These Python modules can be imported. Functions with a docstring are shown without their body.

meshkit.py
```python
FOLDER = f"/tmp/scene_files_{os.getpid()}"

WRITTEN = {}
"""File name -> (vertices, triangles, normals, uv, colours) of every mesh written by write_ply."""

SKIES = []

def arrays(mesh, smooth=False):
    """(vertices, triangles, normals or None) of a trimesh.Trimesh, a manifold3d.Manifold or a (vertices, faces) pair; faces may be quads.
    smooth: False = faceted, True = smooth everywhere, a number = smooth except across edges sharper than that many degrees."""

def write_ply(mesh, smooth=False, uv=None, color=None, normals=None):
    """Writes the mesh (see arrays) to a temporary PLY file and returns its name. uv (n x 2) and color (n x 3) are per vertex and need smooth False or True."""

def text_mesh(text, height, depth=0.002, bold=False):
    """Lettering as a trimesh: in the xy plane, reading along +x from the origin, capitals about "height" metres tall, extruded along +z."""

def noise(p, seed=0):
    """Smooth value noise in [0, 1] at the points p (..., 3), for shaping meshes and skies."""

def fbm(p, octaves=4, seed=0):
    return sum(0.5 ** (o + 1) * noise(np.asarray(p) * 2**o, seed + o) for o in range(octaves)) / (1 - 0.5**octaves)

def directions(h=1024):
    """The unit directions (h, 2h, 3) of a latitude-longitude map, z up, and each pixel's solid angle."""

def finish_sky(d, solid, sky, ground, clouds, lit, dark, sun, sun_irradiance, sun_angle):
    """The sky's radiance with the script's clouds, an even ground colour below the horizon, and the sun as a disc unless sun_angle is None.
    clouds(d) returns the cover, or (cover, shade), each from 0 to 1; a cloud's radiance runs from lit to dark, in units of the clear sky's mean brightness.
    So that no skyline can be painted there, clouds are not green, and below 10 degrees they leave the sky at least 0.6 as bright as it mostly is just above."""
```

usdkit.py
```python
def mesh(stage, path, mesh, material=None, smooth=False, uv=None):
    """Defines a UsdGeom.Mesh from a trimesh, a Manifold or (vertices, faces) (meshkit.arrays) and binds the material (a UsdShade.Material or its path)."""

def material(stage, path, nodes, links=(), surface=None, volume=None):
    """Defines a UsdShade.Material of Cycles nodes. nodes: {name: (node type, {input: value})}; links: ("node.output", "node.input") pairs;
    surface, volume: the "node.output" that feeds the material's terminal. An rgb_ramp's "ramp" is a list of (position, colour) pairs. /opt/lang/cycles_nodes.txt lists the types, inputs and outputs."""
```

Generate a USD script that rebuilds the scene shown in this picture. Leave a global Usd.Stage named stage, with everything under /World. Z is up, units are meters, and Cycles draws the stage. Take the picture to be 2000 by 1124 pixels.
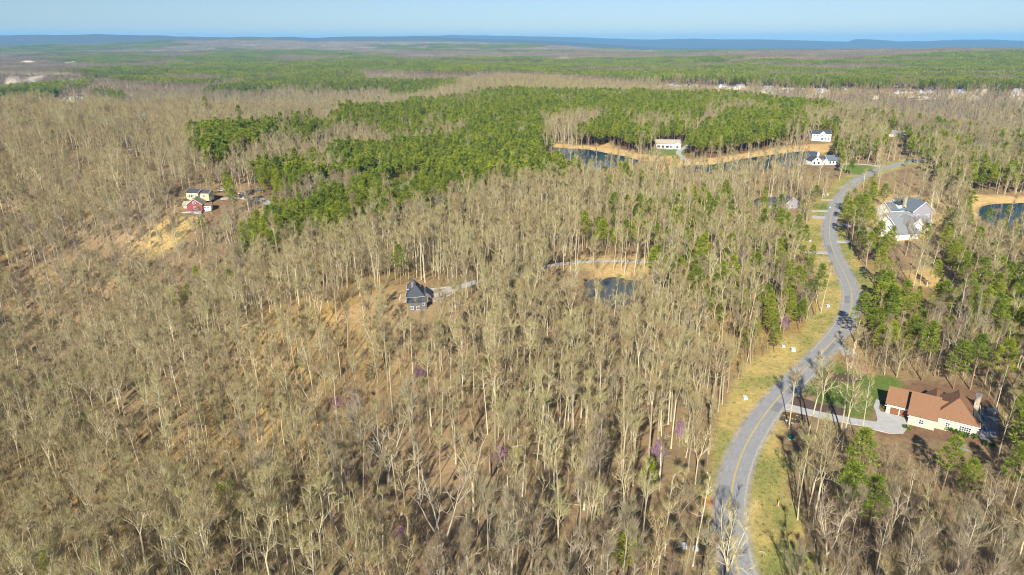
import math
import numpy as np
import shapely
from shapely.geometry import Polygon, LineString
from shapely.ops import unary_union
import trimesh
import meshkit
import usdkit
from pxr import Usd, UsdGeom, UsdLux, UsdShade, Gf, Sdf, Vt

stage = Usd.Stage.CreateInMemory()
UsdGeom.SetStageUpAxis(stage, UsdGeom.Tokens.z)
UsdGeom.SetStageMetersPerUnit(stage, 1.0)
W = UsdGeom.Xform.Define(stage, "/World")
stage.SetDefaultPrim(W.GetPrim())
UsdGeom.Scope.Define(stage, "/World/Looks")

# ------------------------------------------------------------------ camera, sky, sun, exposure
CAM_H, PITCH, FPX = 100.0, 19.9, 1333.0          # metres, degrees, focal length in pixels of a 2000 pixel wide photograph
SUN_EL, SUN_AZ = math.radians(31.0), math.radians(196.0)   # azimuth from +y towards +x, of the direction towards the sun
EXPOSURE = 0.95
cam = UsdGeom.Camera.Define(stage, "/World/camera")
cam.CreateHorizontalApertureAttr(36.0)
cam.CreateVerticalApertureAttr(36.0 * 575 / 1024)
cam.CreateFocalLengthAttr(36.0 * FPX / 2000)
cam.CreateClippingRangeAttr(Gf.Vec2f(1.0, 100000.0))
cam.CreateExposureAttr(EXPOSURE)
cam.AddTranslateOp().Set(Gf.Vec3d(0, 0, CAM_H))
cam.AddRotateXYZOp().Set(Gf.Vec3f(90 - PITCH, 0, 0))

sun_to = np.array([math.sin(SUN_AZ) * math.cos(SUN_EL), math.cos(SUN_AZ) * math.cos(SUN_EL), math.sin(SUN_EL)])
usdkit.material(stage, "/World/Looks/sky_air", {
    "sky": ("sky_texture", {"sky_type": "single_scattering", "sun_disc": False, "sun_elevation": SUN_EL, "sun_rotation": SUN_AZ, "altitude": 500.0, "air_density": 1.0, "aerosol_density": 0.25, "ozone_density": 1.8}),
    "co": ("texture_coordinate", {}),
    "map": ("mapping", {"scale": (2.2, 2.2, 14.0)}),
    "cl": ("noise_texture", {"scale": 1.6, "detail": 6.0, "roughness": 0.6, "distortion": 0.6}),
    "ra": ("map_range", {"from_min": 0.5, "from_max": 0.85, "to_min": 0.0, "to_max": 0.12, "clamp": True}),
    "mx": ("mix_color", {"b": (9.0, 9.4, 10.0)}),
    "ti": ("mix_color", {"blend_type": "multiply", "fac": 1.0, "use_clamp": False, "b": (0.70, 0.84, 1.10)}),
    "bg": ("background_shader", {"strength": 0.050}),
}, [("co.generated", "map.vector"), ("map.vector", "cl.vector"), ("cl.fac", "ra.value"), ("ra.result", "mx.fac"), ("sky.color", "mx.a"), ("mx.result", "ti.a"), ("ti.result", "bg.color")], surface="bg.background")
dome = UsdLux.DomeLight.Define(stage, "/World/sky")
UsdShade.MaterialBindingAPI.Apply(dome.GetPrim()).Bind(UsdShade.Material.Get(stage, "/World/Looks/sky_air"))
sun = UsdLux.DistantLight.Define(stage, "/World/sun")
sun.CreateNormalizeAttr(True)
sun.CreateIntensityAttr(1.2)
sun.CreateAngleAttr(0.55)
sun.CreateColorAttr(Gf.Vec3f(1.0, 0.95, 0.845))
zc = sun_to
xc = np.cross([0, 0, 1.0], zc); xc /= np.linalg.norm(xc)
yc = np.cross(zc, xc)
sun.AddTransformOp().Set(Gf.Matrix4d(*xc, 0, *yc, 0, *zc, 0, 0, 0, 0, 1))

# ------------------------------------------------------------------ helpers
COUNT = {}


def number(base, parent="/World"):
    n = COUNT.get((parent, base), 0)
    COUNT[(parent, base)] = n + 1
    return f"{parent}/{base}" if n == 0 else f"{parent}/{base}_{n:03d}"


def tag(p, label=None, cat=None, group=None, kind=None):
    p = p.GetPrim() if hasattr(p, "GetPrim") else p
    for k, v in (("label", label), ("category", cat), ("group", group), ("kind", kind)):
        if v:
            p.SetCustomDataByKey(k, v)
    return p


def ss(x, a=0.0, b=1.0):
    t = np.clip((np.asarray(x, float) - a) / (b - a), 0, 1)
    return t * t * (3 - 2 * t)


class MB:
    """Collects shapes, with one colour per vertex where wanted, into one mesh."""

    def __init__(self):
        self.v, self.f, self.c, self.n = [], [], [], 0

    def add(self, v, f, c=None):
        v = np.asarray(v, float).reshape(-1, 3)
        f = np.asarray(f, int)
        if f.ndim == 2 and f.shape[1] == 4:
            f = np.vstack([f[:, [0, 1, 2]], f[:, [0, 2, 3]]])
        self.v.append(v); self.f.append(f + self.n); self.n += len(v)
        self.c.append(np.broadcast_to(np.zeros(3) if c is None else np.asarray(c, float), (len(v), 3)))
        return self

    def poly(self, pts, c=None):
        pts = np.asarray(pts, float)
        return self.add(pts, [[0, i, i + 1] for i in range(1, len(pts) - 1)], c)

    def box(self, lo, hi, c=None):
        (a, b, d), (e, g, h) = lo, hi
        v = [(a, b, d), (e, b, d), (e, g, d), (a, g, d), (a, b, h), (e, b, h), (e, g, h), (a, g, h)]
        return self.add(v, [[0, 3, 2, 1], [4, 5, 6, 7], [0, 1, 5, 4], [1, 2, 6, 5], [2, 3, 7, 6], [3, 0, 4, 7]], c)

    def slab(self, pts, t, c=None):
        """A flat polygon given thickness t along its normal, downwards."""
        p = np.asarray(pts, float)
        nrm = np.cross(p[1] - p[0], p[2] - p[0]); nrm /= np.linalg.norm(nrm)
        if nrm[2] < 0:
            nrm = -nrm; p = p[::-1]
        n = len(p)
        q = p - nrm * t
        f = [[0, i, i + 1] for i in range(1, n - 1)] + [[n, n + i + 1, n + i] for i in range(1, n - 1)]
        for i in range(n):
            j = (i + 1) % n
            f += [[i, n + i, n + j], [i, n + j, j]]
        return self.add(np.vstack([p, q]), f, c)

    def tube(self, p, r, sides=5, c=None):
        p = np.asarray(p, float)
        t = np.gradient(p, axis=0); t /= np.linalg.norm(t, axis=1, keepdims=True) + 1e-9
        ref = np.where(np.abs(t[:1, 2:]) < 0.9, [[0, 0, 1.0]], [[1.0, 0, 0]])
        a = np.cross(t, ref); a /= np.linalg.norm(a, axis=1, keepdims=True) + 1e-9
        b = np.cross(t, a)
        ang = np.arange(sides) * 2 * np.pi / sides
        r = np.broadcast_to(r, (len(p),))
        v = p[:, None] + r[:, None, None] * (np.cos(ang)[None, :, None] * a[:, None] + np.sin(ang)[None, :, None] * b[:, None])
        i, j = np.meshgrid(np.arange(len(p) - 1), np.arange(sides), indexing="ij")
        q = np.stack([i * sides + j, i * sides + (j + 1) % sides, (i + 1) * sides + (j + 1) % sides, (i + 1) * sides + j], -1).reshape(-1, 4)
        return self.add(v.reshape(-1, 3), q, c)

    def merge(self, o):
        for v, f, c in zip(*o.arrays_list()):
            self.add(v, f, c)
        return self

    def arrays_list(self):
        v, f, c = self.arrays()
        return [v], [f], [c]

    def arrays(self):
        return np.vstack(self.v), np.vstack(self.f), np.vstack(self.c)

    def write(self, path, material, colour=False, smooth=False):
        v, f, c = self.arrays()
        m = usdkit.mesh(stage, path, (v, f), material, smooth=smooth)
        if colour:
            UsdGeom.PrimvarsAPI(m).CreatePrimvar("tint", Sdf.ValueTypeNames.Color3fArray, "vertex").Set(Vt.Vec3fArray.FromNumpy(c.astype(np.float32)))
        return m.GetPrim()


def part(parent, name, mb, material, **k):
    path = number(name, str(parent.GetPath()))
    return mb.write(path, material, **k)


def xform(path, loc=(0, 0, 0), rz=0.0, scale=None):
    x = UsdGeom.Xform.Define(stage, path)
    x.AddTranslateOp().Set(Gf.Vec3d(*map(float, loc)))
    if rz:
        x.AddRotateZOp().Set(float(rz))
    if scale is not None:
        x.AddScaleOp().Set(Gf.Vec3f(*map(float, np.broadcast_to(scale, 3))))
    return x.GetPrim()


def thing(name, label, cat, loc=(0, 0, 0), rz=0.0, group=None, scale=None):
    return tag(xform(number(name), loc, rz, scale), label, cat, group)


# ------------------------------------------------------------------ terrain
def px_of(x, y):
    return 1000 + FPX * x / np.maximum(y * math.cos(math.radians(PITCH)) + 34, 1.0)


def fb(x, y, scale, octaves=3, seed=0):
    p = np.stack([x / scale, y / scale, np.zeros_like(x)], -1)
    return meshkit.fbm(p, octaves, seed) - 0.5


def rim_y(x):
    return 1660 - (x - 390) * 0.42 + 40 * np.sin(x / 130.0)


PONDS = []      # (polygon, level), filled below


def terrain0(x, y):
    x, y = np.broadcast_arrays(np.asarray(x, float), np.asarray(y, float))
    r = np.hypot(x, y)
    p = px_of(x, y)
    z = fb(x, y, 140.0, 3, 1) * 7 * ss(np.abs(x - 90), 40, 220) + fb(x, y, 60, 2, 5) * 2.0 * ss(r, 60, 200) * ss(np.abs(x - 100), 60, 200)
    lf = ss(-x, -30, 120) * ss(r, 90, 200) * (1 - ss(r, 1100, 1600))
    z = z + lf * (40 * fb(0.8 * x + 0.6 * y, (0.8 * y - 0.6 * x) * 0.4, 130.0, 3, 14) - 8)
    z = z + 9 * np.exp(-(((x + 45) / 45) ** 2 + ((y - 262) / 40) ** 2)) - 12 * np.exp(-(((x + 75 + 0.35 * (y - 190)) / 34) ** 2)) * ss(y, 110, 150) * (1 - ss(y, 215, 260))
    gl = ss(-x, 100, 270)
    z = z + gl * (-32 * np.exp(-(((r - 325 - 0.25 * (-x - 150)) / 60) ** 2)) + 30 * ss(r, 370, 660) * (1 - ss(r, 800, 1050)) - 30 * ss(r, 900, 1100) * (1 - ss(r, 1500, 1900))) - 16 * ss(-x, 60, 160) * ss(y, 40, 110) * (1 - ss(y, 130, 330))
    z = z + 19 * np.exp(-(((x + 205) / 60) ** 2 + ((y - 432) / 75) ** 2))
    z = z + fb(x, y, 520.0, 3, 9) * 34 * ss(r, 700, 1300) * (1 - 0.75 * ss(p, 900, 1100) * (1 - ss(r, 2200, 2800)))
    z = z + fb(x, y, 2600.0, 3, 12) * 60 * ss(r, 2800, 5200)
    # the gorge on the right, its far wall topped by a low cliff
    d = rim_y(x) + 26 * fb(x, y, 90, 3, 21) - y
    gate = ss(x, 60, 420) * (1 - ss(x, 2600, 3200))
    prof = np.where(d < 0, 0.0, np.where(d < 14, 12 * ss(d, 0, 14), np.minimum(12 + 62 * (d - 14) / 216, 74)))
    dn = (x - 385) * 0.972 + (y - 1100) * 0.238 + 60 * fb(x, y, 120, 2, 23)
    prof = np.minimum(prof, 74 * np.maximum(ss(dn, 0, 170), 1 - ss(d, 300, 470)))
    z = z - gate * prof
    # valley at far left below pale rim cliffs
    d2 = 2250 + 0.12 * x + 160 * fb(x, y, 500, 3, 33) - y
    g2 = ss(-x, 900, 1250)
    z = z - g2 * 55 * ss(d2, 0, 130) * (1 - ss(d2, 450, 800))
    # hills
    hr = np.interp(p, [1000, 1200, 1400, 1640, 2000, 2400], [0, 2, 16, 34, 44, 50])
    z = z + hr * np.exp(-(((r - 4300) / 1700) ** 2)) - 60 * ss(r, 6200, 9000) * ss(p, 1000, 1300)
    z = z + np.interp(p, [-300, 0, 250, 430, 560, 800, 1000, 1200], [30, 45, 70, 100, 88, 60, 40, 10]) * np.exp(-(((r - 8200) / 1100) ** 2))
    ha = np.interp(p, [-400, 0, 150, 300, 400, 560, 700, 772, 856, 895, 960, 1100, 1330, 1500], [160, 165, 172, 166, 150, 146, 150, 158, 160, 140, 118, 90, 0, 0])
    hb = np.interp(p, [700, 860, 905, 1000, 1100, 1210, 1350, 1500, 1600, 1655, 1671, 1755, 1820, 1895, 1950, 2000, 2400], [150, 190, 215, 205, 196, 186, 178, 160, 138, 118, 184, 128, 140, 168, 160, 130, 130])
    rough = 1 + 0.42 * fb(x, y, 1700, 4, 44) + 0.16 * fb(x, y, 420, 2, 45)
    z = z + ha * rough * (ss(r, 11000, 12800) * (1 - ss(r, 14200, 15200)))
    z = z + hb * rough * ss(r, 16000, 18800) * ss(p, 500, 800)
    return z


# the ground's own grid: fine near the camera, coarser outwards; everything is set on it
TH_F = np.radians(np.linspace(-54, 54, 379)); TH_B = np.radians(np.linspace(62, 298, 31))
RAD = np.geomspace(14, 26000, 620)
TT, RR = np.meshgrid(np.r_[TH_F, TH_B], RAD)
GX, GY = RR * np.sin(TT), RR * np.cos(TT)
BASE_Z = terrain0(GX, GY)
GRID_Z = BASE_Z.copy()
LR0, LRS = math.log(14), (math.log(26000) - math.log(14)) / 619


def look_up(grid_z, x, y):
    x, y = np.broadcast_arrays(np.asarray(x, float), np.asarray(y, float))
    r = np.clip((np.log(np.maximum(np.hypot(x, y), 14.0)) - LR0) / LRS, 0, 618.999)
    t = np.clip((np.arctan2(x, y) - TH_F[0]) / (TH_F[1] - TH_F[0]), 0, 377.999)
    i, j = r.astype(int), t.astype(int)
    # weights in true distance along the ray, as the mesh's straight edges run
    rr = np.maximum(np.hypot(x, y), 14.0)
    fr, ft = np.clip((rr - RAD[i]) / (RAD[i + 1] - RAD[i]), 0, 1), t - j
    return (grid_z[i, j] * (1 - ft) + grid_z[i, j + 1] * ft) * (1 - fr) + (grid_z[i + 1, j] * (1 - ft) + grid_z[i + 1, j + 1] * ft) * fr


def base_ground(x, y):
    return look_up(BASE_Z, x, y)


def terrain(x, y):
    return look_up(GRID_Z, x, y)


def carve(poly, level, soft, water=False):
    """Flattens the ground over an area (a pond's bed and bank, or the yard of a house)."""
    x0, y0, x1, y1 = poly.bounds
    k = (GX > x0 - 60) & (GX < x1 + 60) & (GY > y0 - 60) & (GY < y1 + 60)
    p = shapely.points(GX[k], GY[k])
    d = np.where(shapely.contains(poly, p), -shapely.distance(poly.exterior, p), shapely.distance(poly, p))
    t = ss(d, 2, soft)
    out = GRID_Z[k] * t + (level + (0.25 + 1.3 * ss(d, 0, 14) if water else 0.0)) * (1 - t)
    GRID_Z[k] = np.where(d < 0, level - 0.6 - 2.0 * ss(-d, 0, 8), out) if water else out


CP, SP = math.cos(math.radians(PITCH)), math.sin(math.radians(PITCH))


def ray(px, py):
    u, v = (px - 1000) / FPX, (562 - py) / FPX
    d = np.array([u, v * SP + CP, v * CP - SP])
    return d / np.linalg.norm(d)


def at(px, py, up=0.0, ground=None):
    """The place on the ground (or `up` metres above it) that the photograph shows at a pixel."""
    g = ground or terrain
    d = ray(px, py)
    t = np.geomspace(60, 26000, 1500)
    z = CAM_H + d[2] * t - up - g(d[0] * t, d[1] * t)
    i = np.argmax(z < 0)
    if z[i] >= 0:
        i = len(t) - 1
    a, b = t[max(i - 1, 0)], t[i]
    for _ in range(24):
        m = 0.5 * (a + b)
        if CAM_H + d[2] * m - up - g(np.array([d[0] * m]), np.array([d[1] * m]))[0] < 0:
            b = m
        else:
            a = m
    return np.array([d[0] * b, d[1] * b, CAM_H + d[2] * b - up])


def project(x, y, z):
    dz = np.asarray(z) - CAM_H
    depth = y * CP - dz * SP
    upv = y * SP + dz * CP
    return 1000 + FPX * x / np.maximum(depth, 1e-3), 562 - FPX * upv / np.maximum(depth, 1e-3), depth


def area(pixels, up=0.0):
    return Polygon([at(a, b, up, base_ground)[:2] for a, b in pixels]).buffer(0)


# ponds, traced at the water's edge
for pix, drop in (([(1072, 288), (1100, 289), (1150, 292), (1185, 299), (1225, 306), (1250, 314), (1235, 322), (1190, 326), (1150, 332), (1135, 318), (1100, 306)], 0.4),
                  ([(1328, 324), (1400, 321), (1445, 312), (1500, 303), (1545, 296), (1590, 291), (1600, 296), (1592, 312), (1545, 322), (1480, 330), (1420, 335), (1350, 336)], 0.4),
                  ([(1916, 400), (1950, 396), (2010, 395), (2080, 398), (2090, 430), (2030, 446), (1960, 442), (1925, 430), (1912, 414)], 0.8),
                  ([(1150, 545), (1200, 541), (1248, 548), (1258, 566), (1235, 590), (1190, 596), (1155, 580), (1140, 560)], 0.5)):
    pg = Polygon([at(a, b, 0, base_ground)[:2] for a, b in pix]).buffer(8).buffer(-8)
    cx, cy = pg.centroid.coords[0]
    PONDS.append((pg, float(base_ground(cx, cy)) - drop, *pg.bounds))
    carve(pg, PONDS[-1][1], 45, True)
# flat yards for the houses are cut the same way below (see YARDS)
# ------------------------------------------------------------------ materials
L = "/World/Looks/"


def mat(name, nodes, links, **k):
    return usdkit.material(stage, L + name, nodes, links, **(k or {"surface": "p.BSDF"}))


def plain(name, colour, rough=0.7, vary=0.12, scale=3.0, bump=0.0, spec=0.3, metallic=0.0):
    """A surface of one colour with fine uneven tone."""
    a = [c * (1 - vary) for c in colour]; b = [min(1, c * (1 + vary)) for c in colour]
    nodes = {"g": ("geometry", {}), "n": ("noise_texture", {"scale": scale, "detail": 5.0, "roughness": 0.65}),
             "r": ("rgb_ramp", {"ramp": [(0.3, a), (0.7, b)]}),
             "p": ("principled_bsdf", {"roughness": rough, "specular_ior_level": spec, "metallic": metallic})}
    links = [("g.position", "n.vector"), ("n.fac", "r.fac"), ("r.color", "p.base_color")]
    if bump:
        nodes["b"] = ("bump", {"strength": 0.5, "distance": bump}); links += [("n.fac", "b.height"), ("b.normal", "p.normal")]
    return mat(name, nodes, links)


# woody and needle materials take the mesh's own "tint" (bark or twig), varied from tree to tree
def tree_material(name, lo, hi, translucent=0.0, rough=0.8):
    nodes = {"a": ("attribute", {"attribute": "tint"}), "o": ("object_info", {}), "r": ("rgb_ramp", {"ramp": [(0.0, lo), (0.5, [(x + y) / 2 for x, y in zip(lo, hi)]), (1.0, hi)]}),
             "m": ("mix_color", {"blend_type": "multiply", "fac": 1.0, "use_clamp": False}),
             "p": ("principled_bsdf", {"roughness": rough, "specular_ior_level": 0.15})}
    links = [("o.random", "r.fac"), ("a.color", "m.a"), ("r.color", "m.b"), ("m.result", "p.base_color")]
    if translucent:
        nodes["t"] = ("translucent_bsdf", {}); nodes["x"] = ("mix_closure", {"fac": translucent})
        links += [("m.result", "t.color"), ("p.BSDF", "x.closure1"), ("t.BSDF", "x.closure2")]
        return mat(name, nodes, links, surface="x.closure")
    return mat(name, nodes, links)


M_WOOD = tree_material("bare_wood", (0.66, 0.64, 0.63), (1.28, 1.26, 1.2))
M_TWIG = tree_material("bare_twigs", (0.86, 0.70, 0.64), (1.12, 1.22, 1.0), 0.15)
M_NEEDLE = tree_material("pine_needles", (0.68, 0.76, 0.9), (1.3, 1.18, 0.85), 0.36, 0.55)
M_BLOSSOM = tree_material("redbud_blossom", (0.9, 0.9, 0.9), (1.1, 1.1, 1.1), 0.3)
BARK, BARK2, TWIG = (0.43, 0.38, 0.255), (0.57, 0.52, 0.415), (0.345, 0.29, 0.152)
PBARK, NEEDLE = (0.24, 0.165, 0.11), (0.235, 0.29, 0.036)

# ------------------------------------------------------------------ plants (built once, then repeated)


def blades(mb, p, d, length, width, rng, c):
    """Thin pointed faces from the points p along the directions d: twigs, needle tufts."""
    n = len(p)
    d = d / (np.linalg.norm(d, axis=1, keepdims=True) + 1e-9)
    s = np.cross(d, rng.normal(size=(n, 3))); s /= np.linalg.norm(s, axis=1, keepdims=True) + 1e-9
    length, width = np.broadcast_to(length, n)[:, None], np.broadcast_to(width, n)[:, None]
    v = np.stack([p - s * width / 2, p + s * width / 2, p + d * length], 1).reshape(-1, 3)
    return mb.add(v, np.arange(3 * n).reshape(-1, 3), np.repeat(np.broadcast_to(c, (n, 3)), 3, 0))


def bent(p0, d, length, n, rng, wander=0.12, rise=0.0):
    pts, p, d = [np.array(p0, float)], np.array(p0, float), np.array(d, float) / np.linalg.norm(d)
    for _ in range(n):
        d = d + rng.normal(0, wander, 3) + [0, 0, rise]
        d /= np.linalg.norm(d)
        p = p + d * length / n
        pts.append(p)
    return np.array(pts), d


def bare_tree(seed, H=22.0, base=0.45, spread=4.0, leaders=1, n_limb=14, r0=0.24, fine=1.0, sides=(6, 4, 3), lean=0.035, tw=0.027, bark=BARK, secondary=9, twigs=9, kick=1.0, wob=0.022, twig=TWIG):
    """A leafless hardwood as three meshes: trunk, limbs and twigs."""
    rng = np.random.default_rng(seed)
    r0 = r0 * 0.8
    T, B, G = MB(), MB(), MB()
    bark = np.array(bark)
    fork = base * (0.95 if leaders > 1 else 2.1)
    fork = min(fork, 0.95)
    tp, td = bent((0, 0, -0.6), (rng.normal(0, lean), rng.normal(0, lean), 1), H * fork + 0.6, 9, rng, wob, 0.05)
    T.tube(tp, np.linspace(1, 0.32 if leaders == 1 else 0.72, 10) * r0 * np.r_[1.35, 1.05, np.ones(8)], sides[0], bark)
    stems = []
    if leaders == 1:
        stems.append((tp[4:], np.linspace(0.7, 0.3, 6) * r0))
        p2, _ = bent(tp[-1], td, H * (1 - fork), 3, rng, 0.1, 0.1)
        B.tube(p2, np.linspace(0.3, 0.06, 4) * r0, sides[1], bark)
        stems.append((p2, np.linspace(0.3, 0.06, 4) * r0))
    else:
        a0 = rng.uniform(0, 6.28)
        for k in range(leaders):
            a = a0 + k * 6.283 / leaders + rng.normal(0, 0.3)
            out = kick * spread / (H * (1 - fork)) * rng.uniform(0.5, 0.9)
            p2, _ = bent(tp[-1] - td * 0.3, (math.cos(a) * out, math.sin(a) * out, 1), H * (1 - fork) * rng.uniform(0.85, 1.05), 6, rng, 0.10, 0.05)
            rr = np.linspace(0.58, 0.08, 7) * r0
            B.tube(p2, rr, sides[0] - 1, bark)
            stems.append((p2, rr))
    tips_p, tips_d, tips_l = [], [], []
    zb = H * base
    for k in range(n_limb):
        sp, sr = stems[rng.integers(len(stems))] if leaders > 1 else stems[min(int(k / n_limb * 1.55), 1)]
        t = rng.uniform(0.05, 0.98) * (len(sp) - 1)
        i = min(int(t), len(sp) - 2)
        p0 = sp[i] + (sp[i + 1] - sp[i]) * (t - i)
        if p0[2] < zb * 0.92:
            continue
        h = (p0[2] - zb) / (H - zb + 1e-6)
        a = rng.uniform(0, 6.283)
        el = math.radians(rng.uniform(24, 58) + 22 * h)
        ln = spread * rng.uniform(0.55, 1.1) * (1.05 - 0.55 * h)
        lp, ld = bent(p0, (math.cos(a) * math.cos(el), math.sin(a) * math.cos(el), math.sin(el)), ln, 4, rng, 0.16, 0.09)
        lr = np.linspace(0.75, 0.14, 5) * min(sr[i] * 0.8, 0.10 * r0 / 0.24)
        B.tube(lp, lr, sides[1], bark * 0.97)
        for m in range(secondary):
            u = rng.uniform(0.2, 1.0) * 4
            j = min(int(u), 3)
            q0 = lp[j] + (lp[j + 1] - lp[j]) * (u - j)
            dd = (lp[j + 1] - lp[j]) / (ln / 4) + rng.normal(0, 0.62, 3) + [0, 0, 0.25]
            sl = ln * rng.uniform(0.25, 0.5)
            s2, sd = bent(q0, dd, sl, 2, rng, 0.2, 0.08)
            B.tube(s2, np.array([0.042, 0.032, 0.016]) * (r0 / 0.24) ** 0.5, sides[2], bark * 0.92)
            for w in range(max(1, int(twigs * fine))):
                tips_p.append(s2[0] + (s2[2] - s2[0]) * rng.uniform(0.15, 1.0)); tips_d.append(sd + rng.normal(0, 0.34, 3) + [0, 0, 0.55]); tips_l.append(rng.uniform(0.8, 1.9))
        for w in range(int(5 * fine)):
            u = rng.uniform(0.3, 1.0) * 4; j = min(int(u), 3)
            tips_p.append(lp[j] + (lp[j + 1] - lp[j]) * (u - j)); tips_d.append(ld + rng.normal(0, 0.4, 3) + [0, 0, 0.55]); tips_l.append(rng.uniform(0.8, 1.9))
    if tips_p:
        n = len(tips_p)
        c = np.array(twig) * rng.uniform(0.8, 1.2, (n, 1))
        blades(G, np.array(tips_p), np.array(tips_d), np.array(tips_l) / max(fine, 0.3) ** 0.25, tw, rng, c)
    return T, B, G


def pine_tree(seed, H=18.0, base=0.5, spread=2.6, clumps=70, tufts=22, r0=0.19, tuft=0.85, wide=0.2, sides=5):
    """A pine as trunk, branches and needle clumps."""
    rng = np.random.default_rng(seed)
    T, B, G = MB(), MB(), MB()
    tp, td = bent((0, 0, -0.5), (rng.normal(0, 0.02), rng.normal(0, 0.02), 1), H * 0.97 + 0.5, 7, rng, 0.012, 0.03)
    T.tube(tp, np.linspace(1.1, 0.16, 8) * r0, sides, PBARK)
    zb = H * base
    P, D, C = [], [], []
    for k in range(clumps):
        h = ((k + rng.uniform(0, 1)) / clumps) ** 0.85
        z = zb + (H - zb) * h
        a = k * 2.39996 + rng.normal(0, 0.4)
        prof = (1 - h) ** 0.62 * (0.45 + 0.55 * min(1, h / 0.18)) + 0.08
        rad = spread * prof * rng.uniform(0.55, 1.15)
        i = min(int((z + 0.5) / (H * 0.97 + 0.5) * 7), 6)
        p0 = np.array([tp[i][0], tp[i][1], z - 0.25 * rad])
        p1 = p0 + [math.cos(a) * rad, math.sin(a) * rad, rad * rng.uniform(0.05, 0.45) + 0.2]
        if k % 2 == 0 or clumps < 50:
            B.tube(np.array([p0, (p0 + p1) / 2 + [0, 0, -0.05 * rad], p1]), [0.05, 0.035, 0.015], 3, np.array(PBARK) * 0.9)
        cr = rng.uniform(0.45, 0.8) * spread / 2.6
        n = tufts
        off = rng.normal(0, 1, (n, 3)); off /= np.linalg.norm(off, axis=1, keepdims=True)
        off[:, 2] = off[:, 2] * 0.6 + 0.15
        P.append(p1 + off * cr * rng.uniform(0.1, 0.75, (n, 1)))
        D.append(off * [1, 1, 0.8] + [math.cos(a) * 0.25, math.sin(a) * 0.25, 0.45])
        C.append(np.array(NEEDLE) * rng.uniform(0.75, 1.25) * rng.uniform(0.85, 1.15, (n, 1)))
    P, D, C = np.vstack(P), np.vstack(D), np.vstack(C)
    blades(G, P, D, rng.uniform(0.7, 1.2, len(P)) * tuft, wide, rng, C)
    return T, B, G


def sapling(seed, H=6.0, n=26, m=90, r0=0.05, spread=1.2, tw=0.04, tint=TWIG):
    rng = np.random.default_rng(seed)
    T, G = MB(), MB()
    tp, _ = bent((0, 0, -0.3), (rng.normal(0, 0.08), rng.normal(0, 0.08), 1), H * 0.95, 4, rng, 0.06, 0.02)
    T.tube(tp, np.linspace(1, 0.25, 5) * r0, 3, np.array(BARK) * 0.85)
    u = rng.uniform(1.0, 4, n); i = np.minimum(u.astype(int), 3)
    p = tp[i] + (tp[i + 1] - tp[i]) * (u - i)[:, None]
    a = rng.uniform(0, 6.283, n)
    d = np.stack([np.cos(a), np.sin(a), rng.uniform(0.5, 1.5, n)], 1); d /= np.linalg.norm(d, axis=1, keepdims=True)
    ln = spread * rng.uniform(0.6, 1.3, n)
    blades(T, p, d, ln, 0.05, rng, np.array(BARK) * 0.75)
    j = rng.integers(0, n, m); t = rng.uniform(0.2, 1, m)
    blades(G, p[j] + d[j] * (ln[j] * t)[:, None], d[j] + rng.normal(0, 0.5, (m, 3)) + [0, 0, 0.3], rng.uniform(0.5, 1.1, m), tw, rng, np.array(tint) * rng.uniform(0.75, 1.2, (m, 1)))
    return T, G


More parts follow.
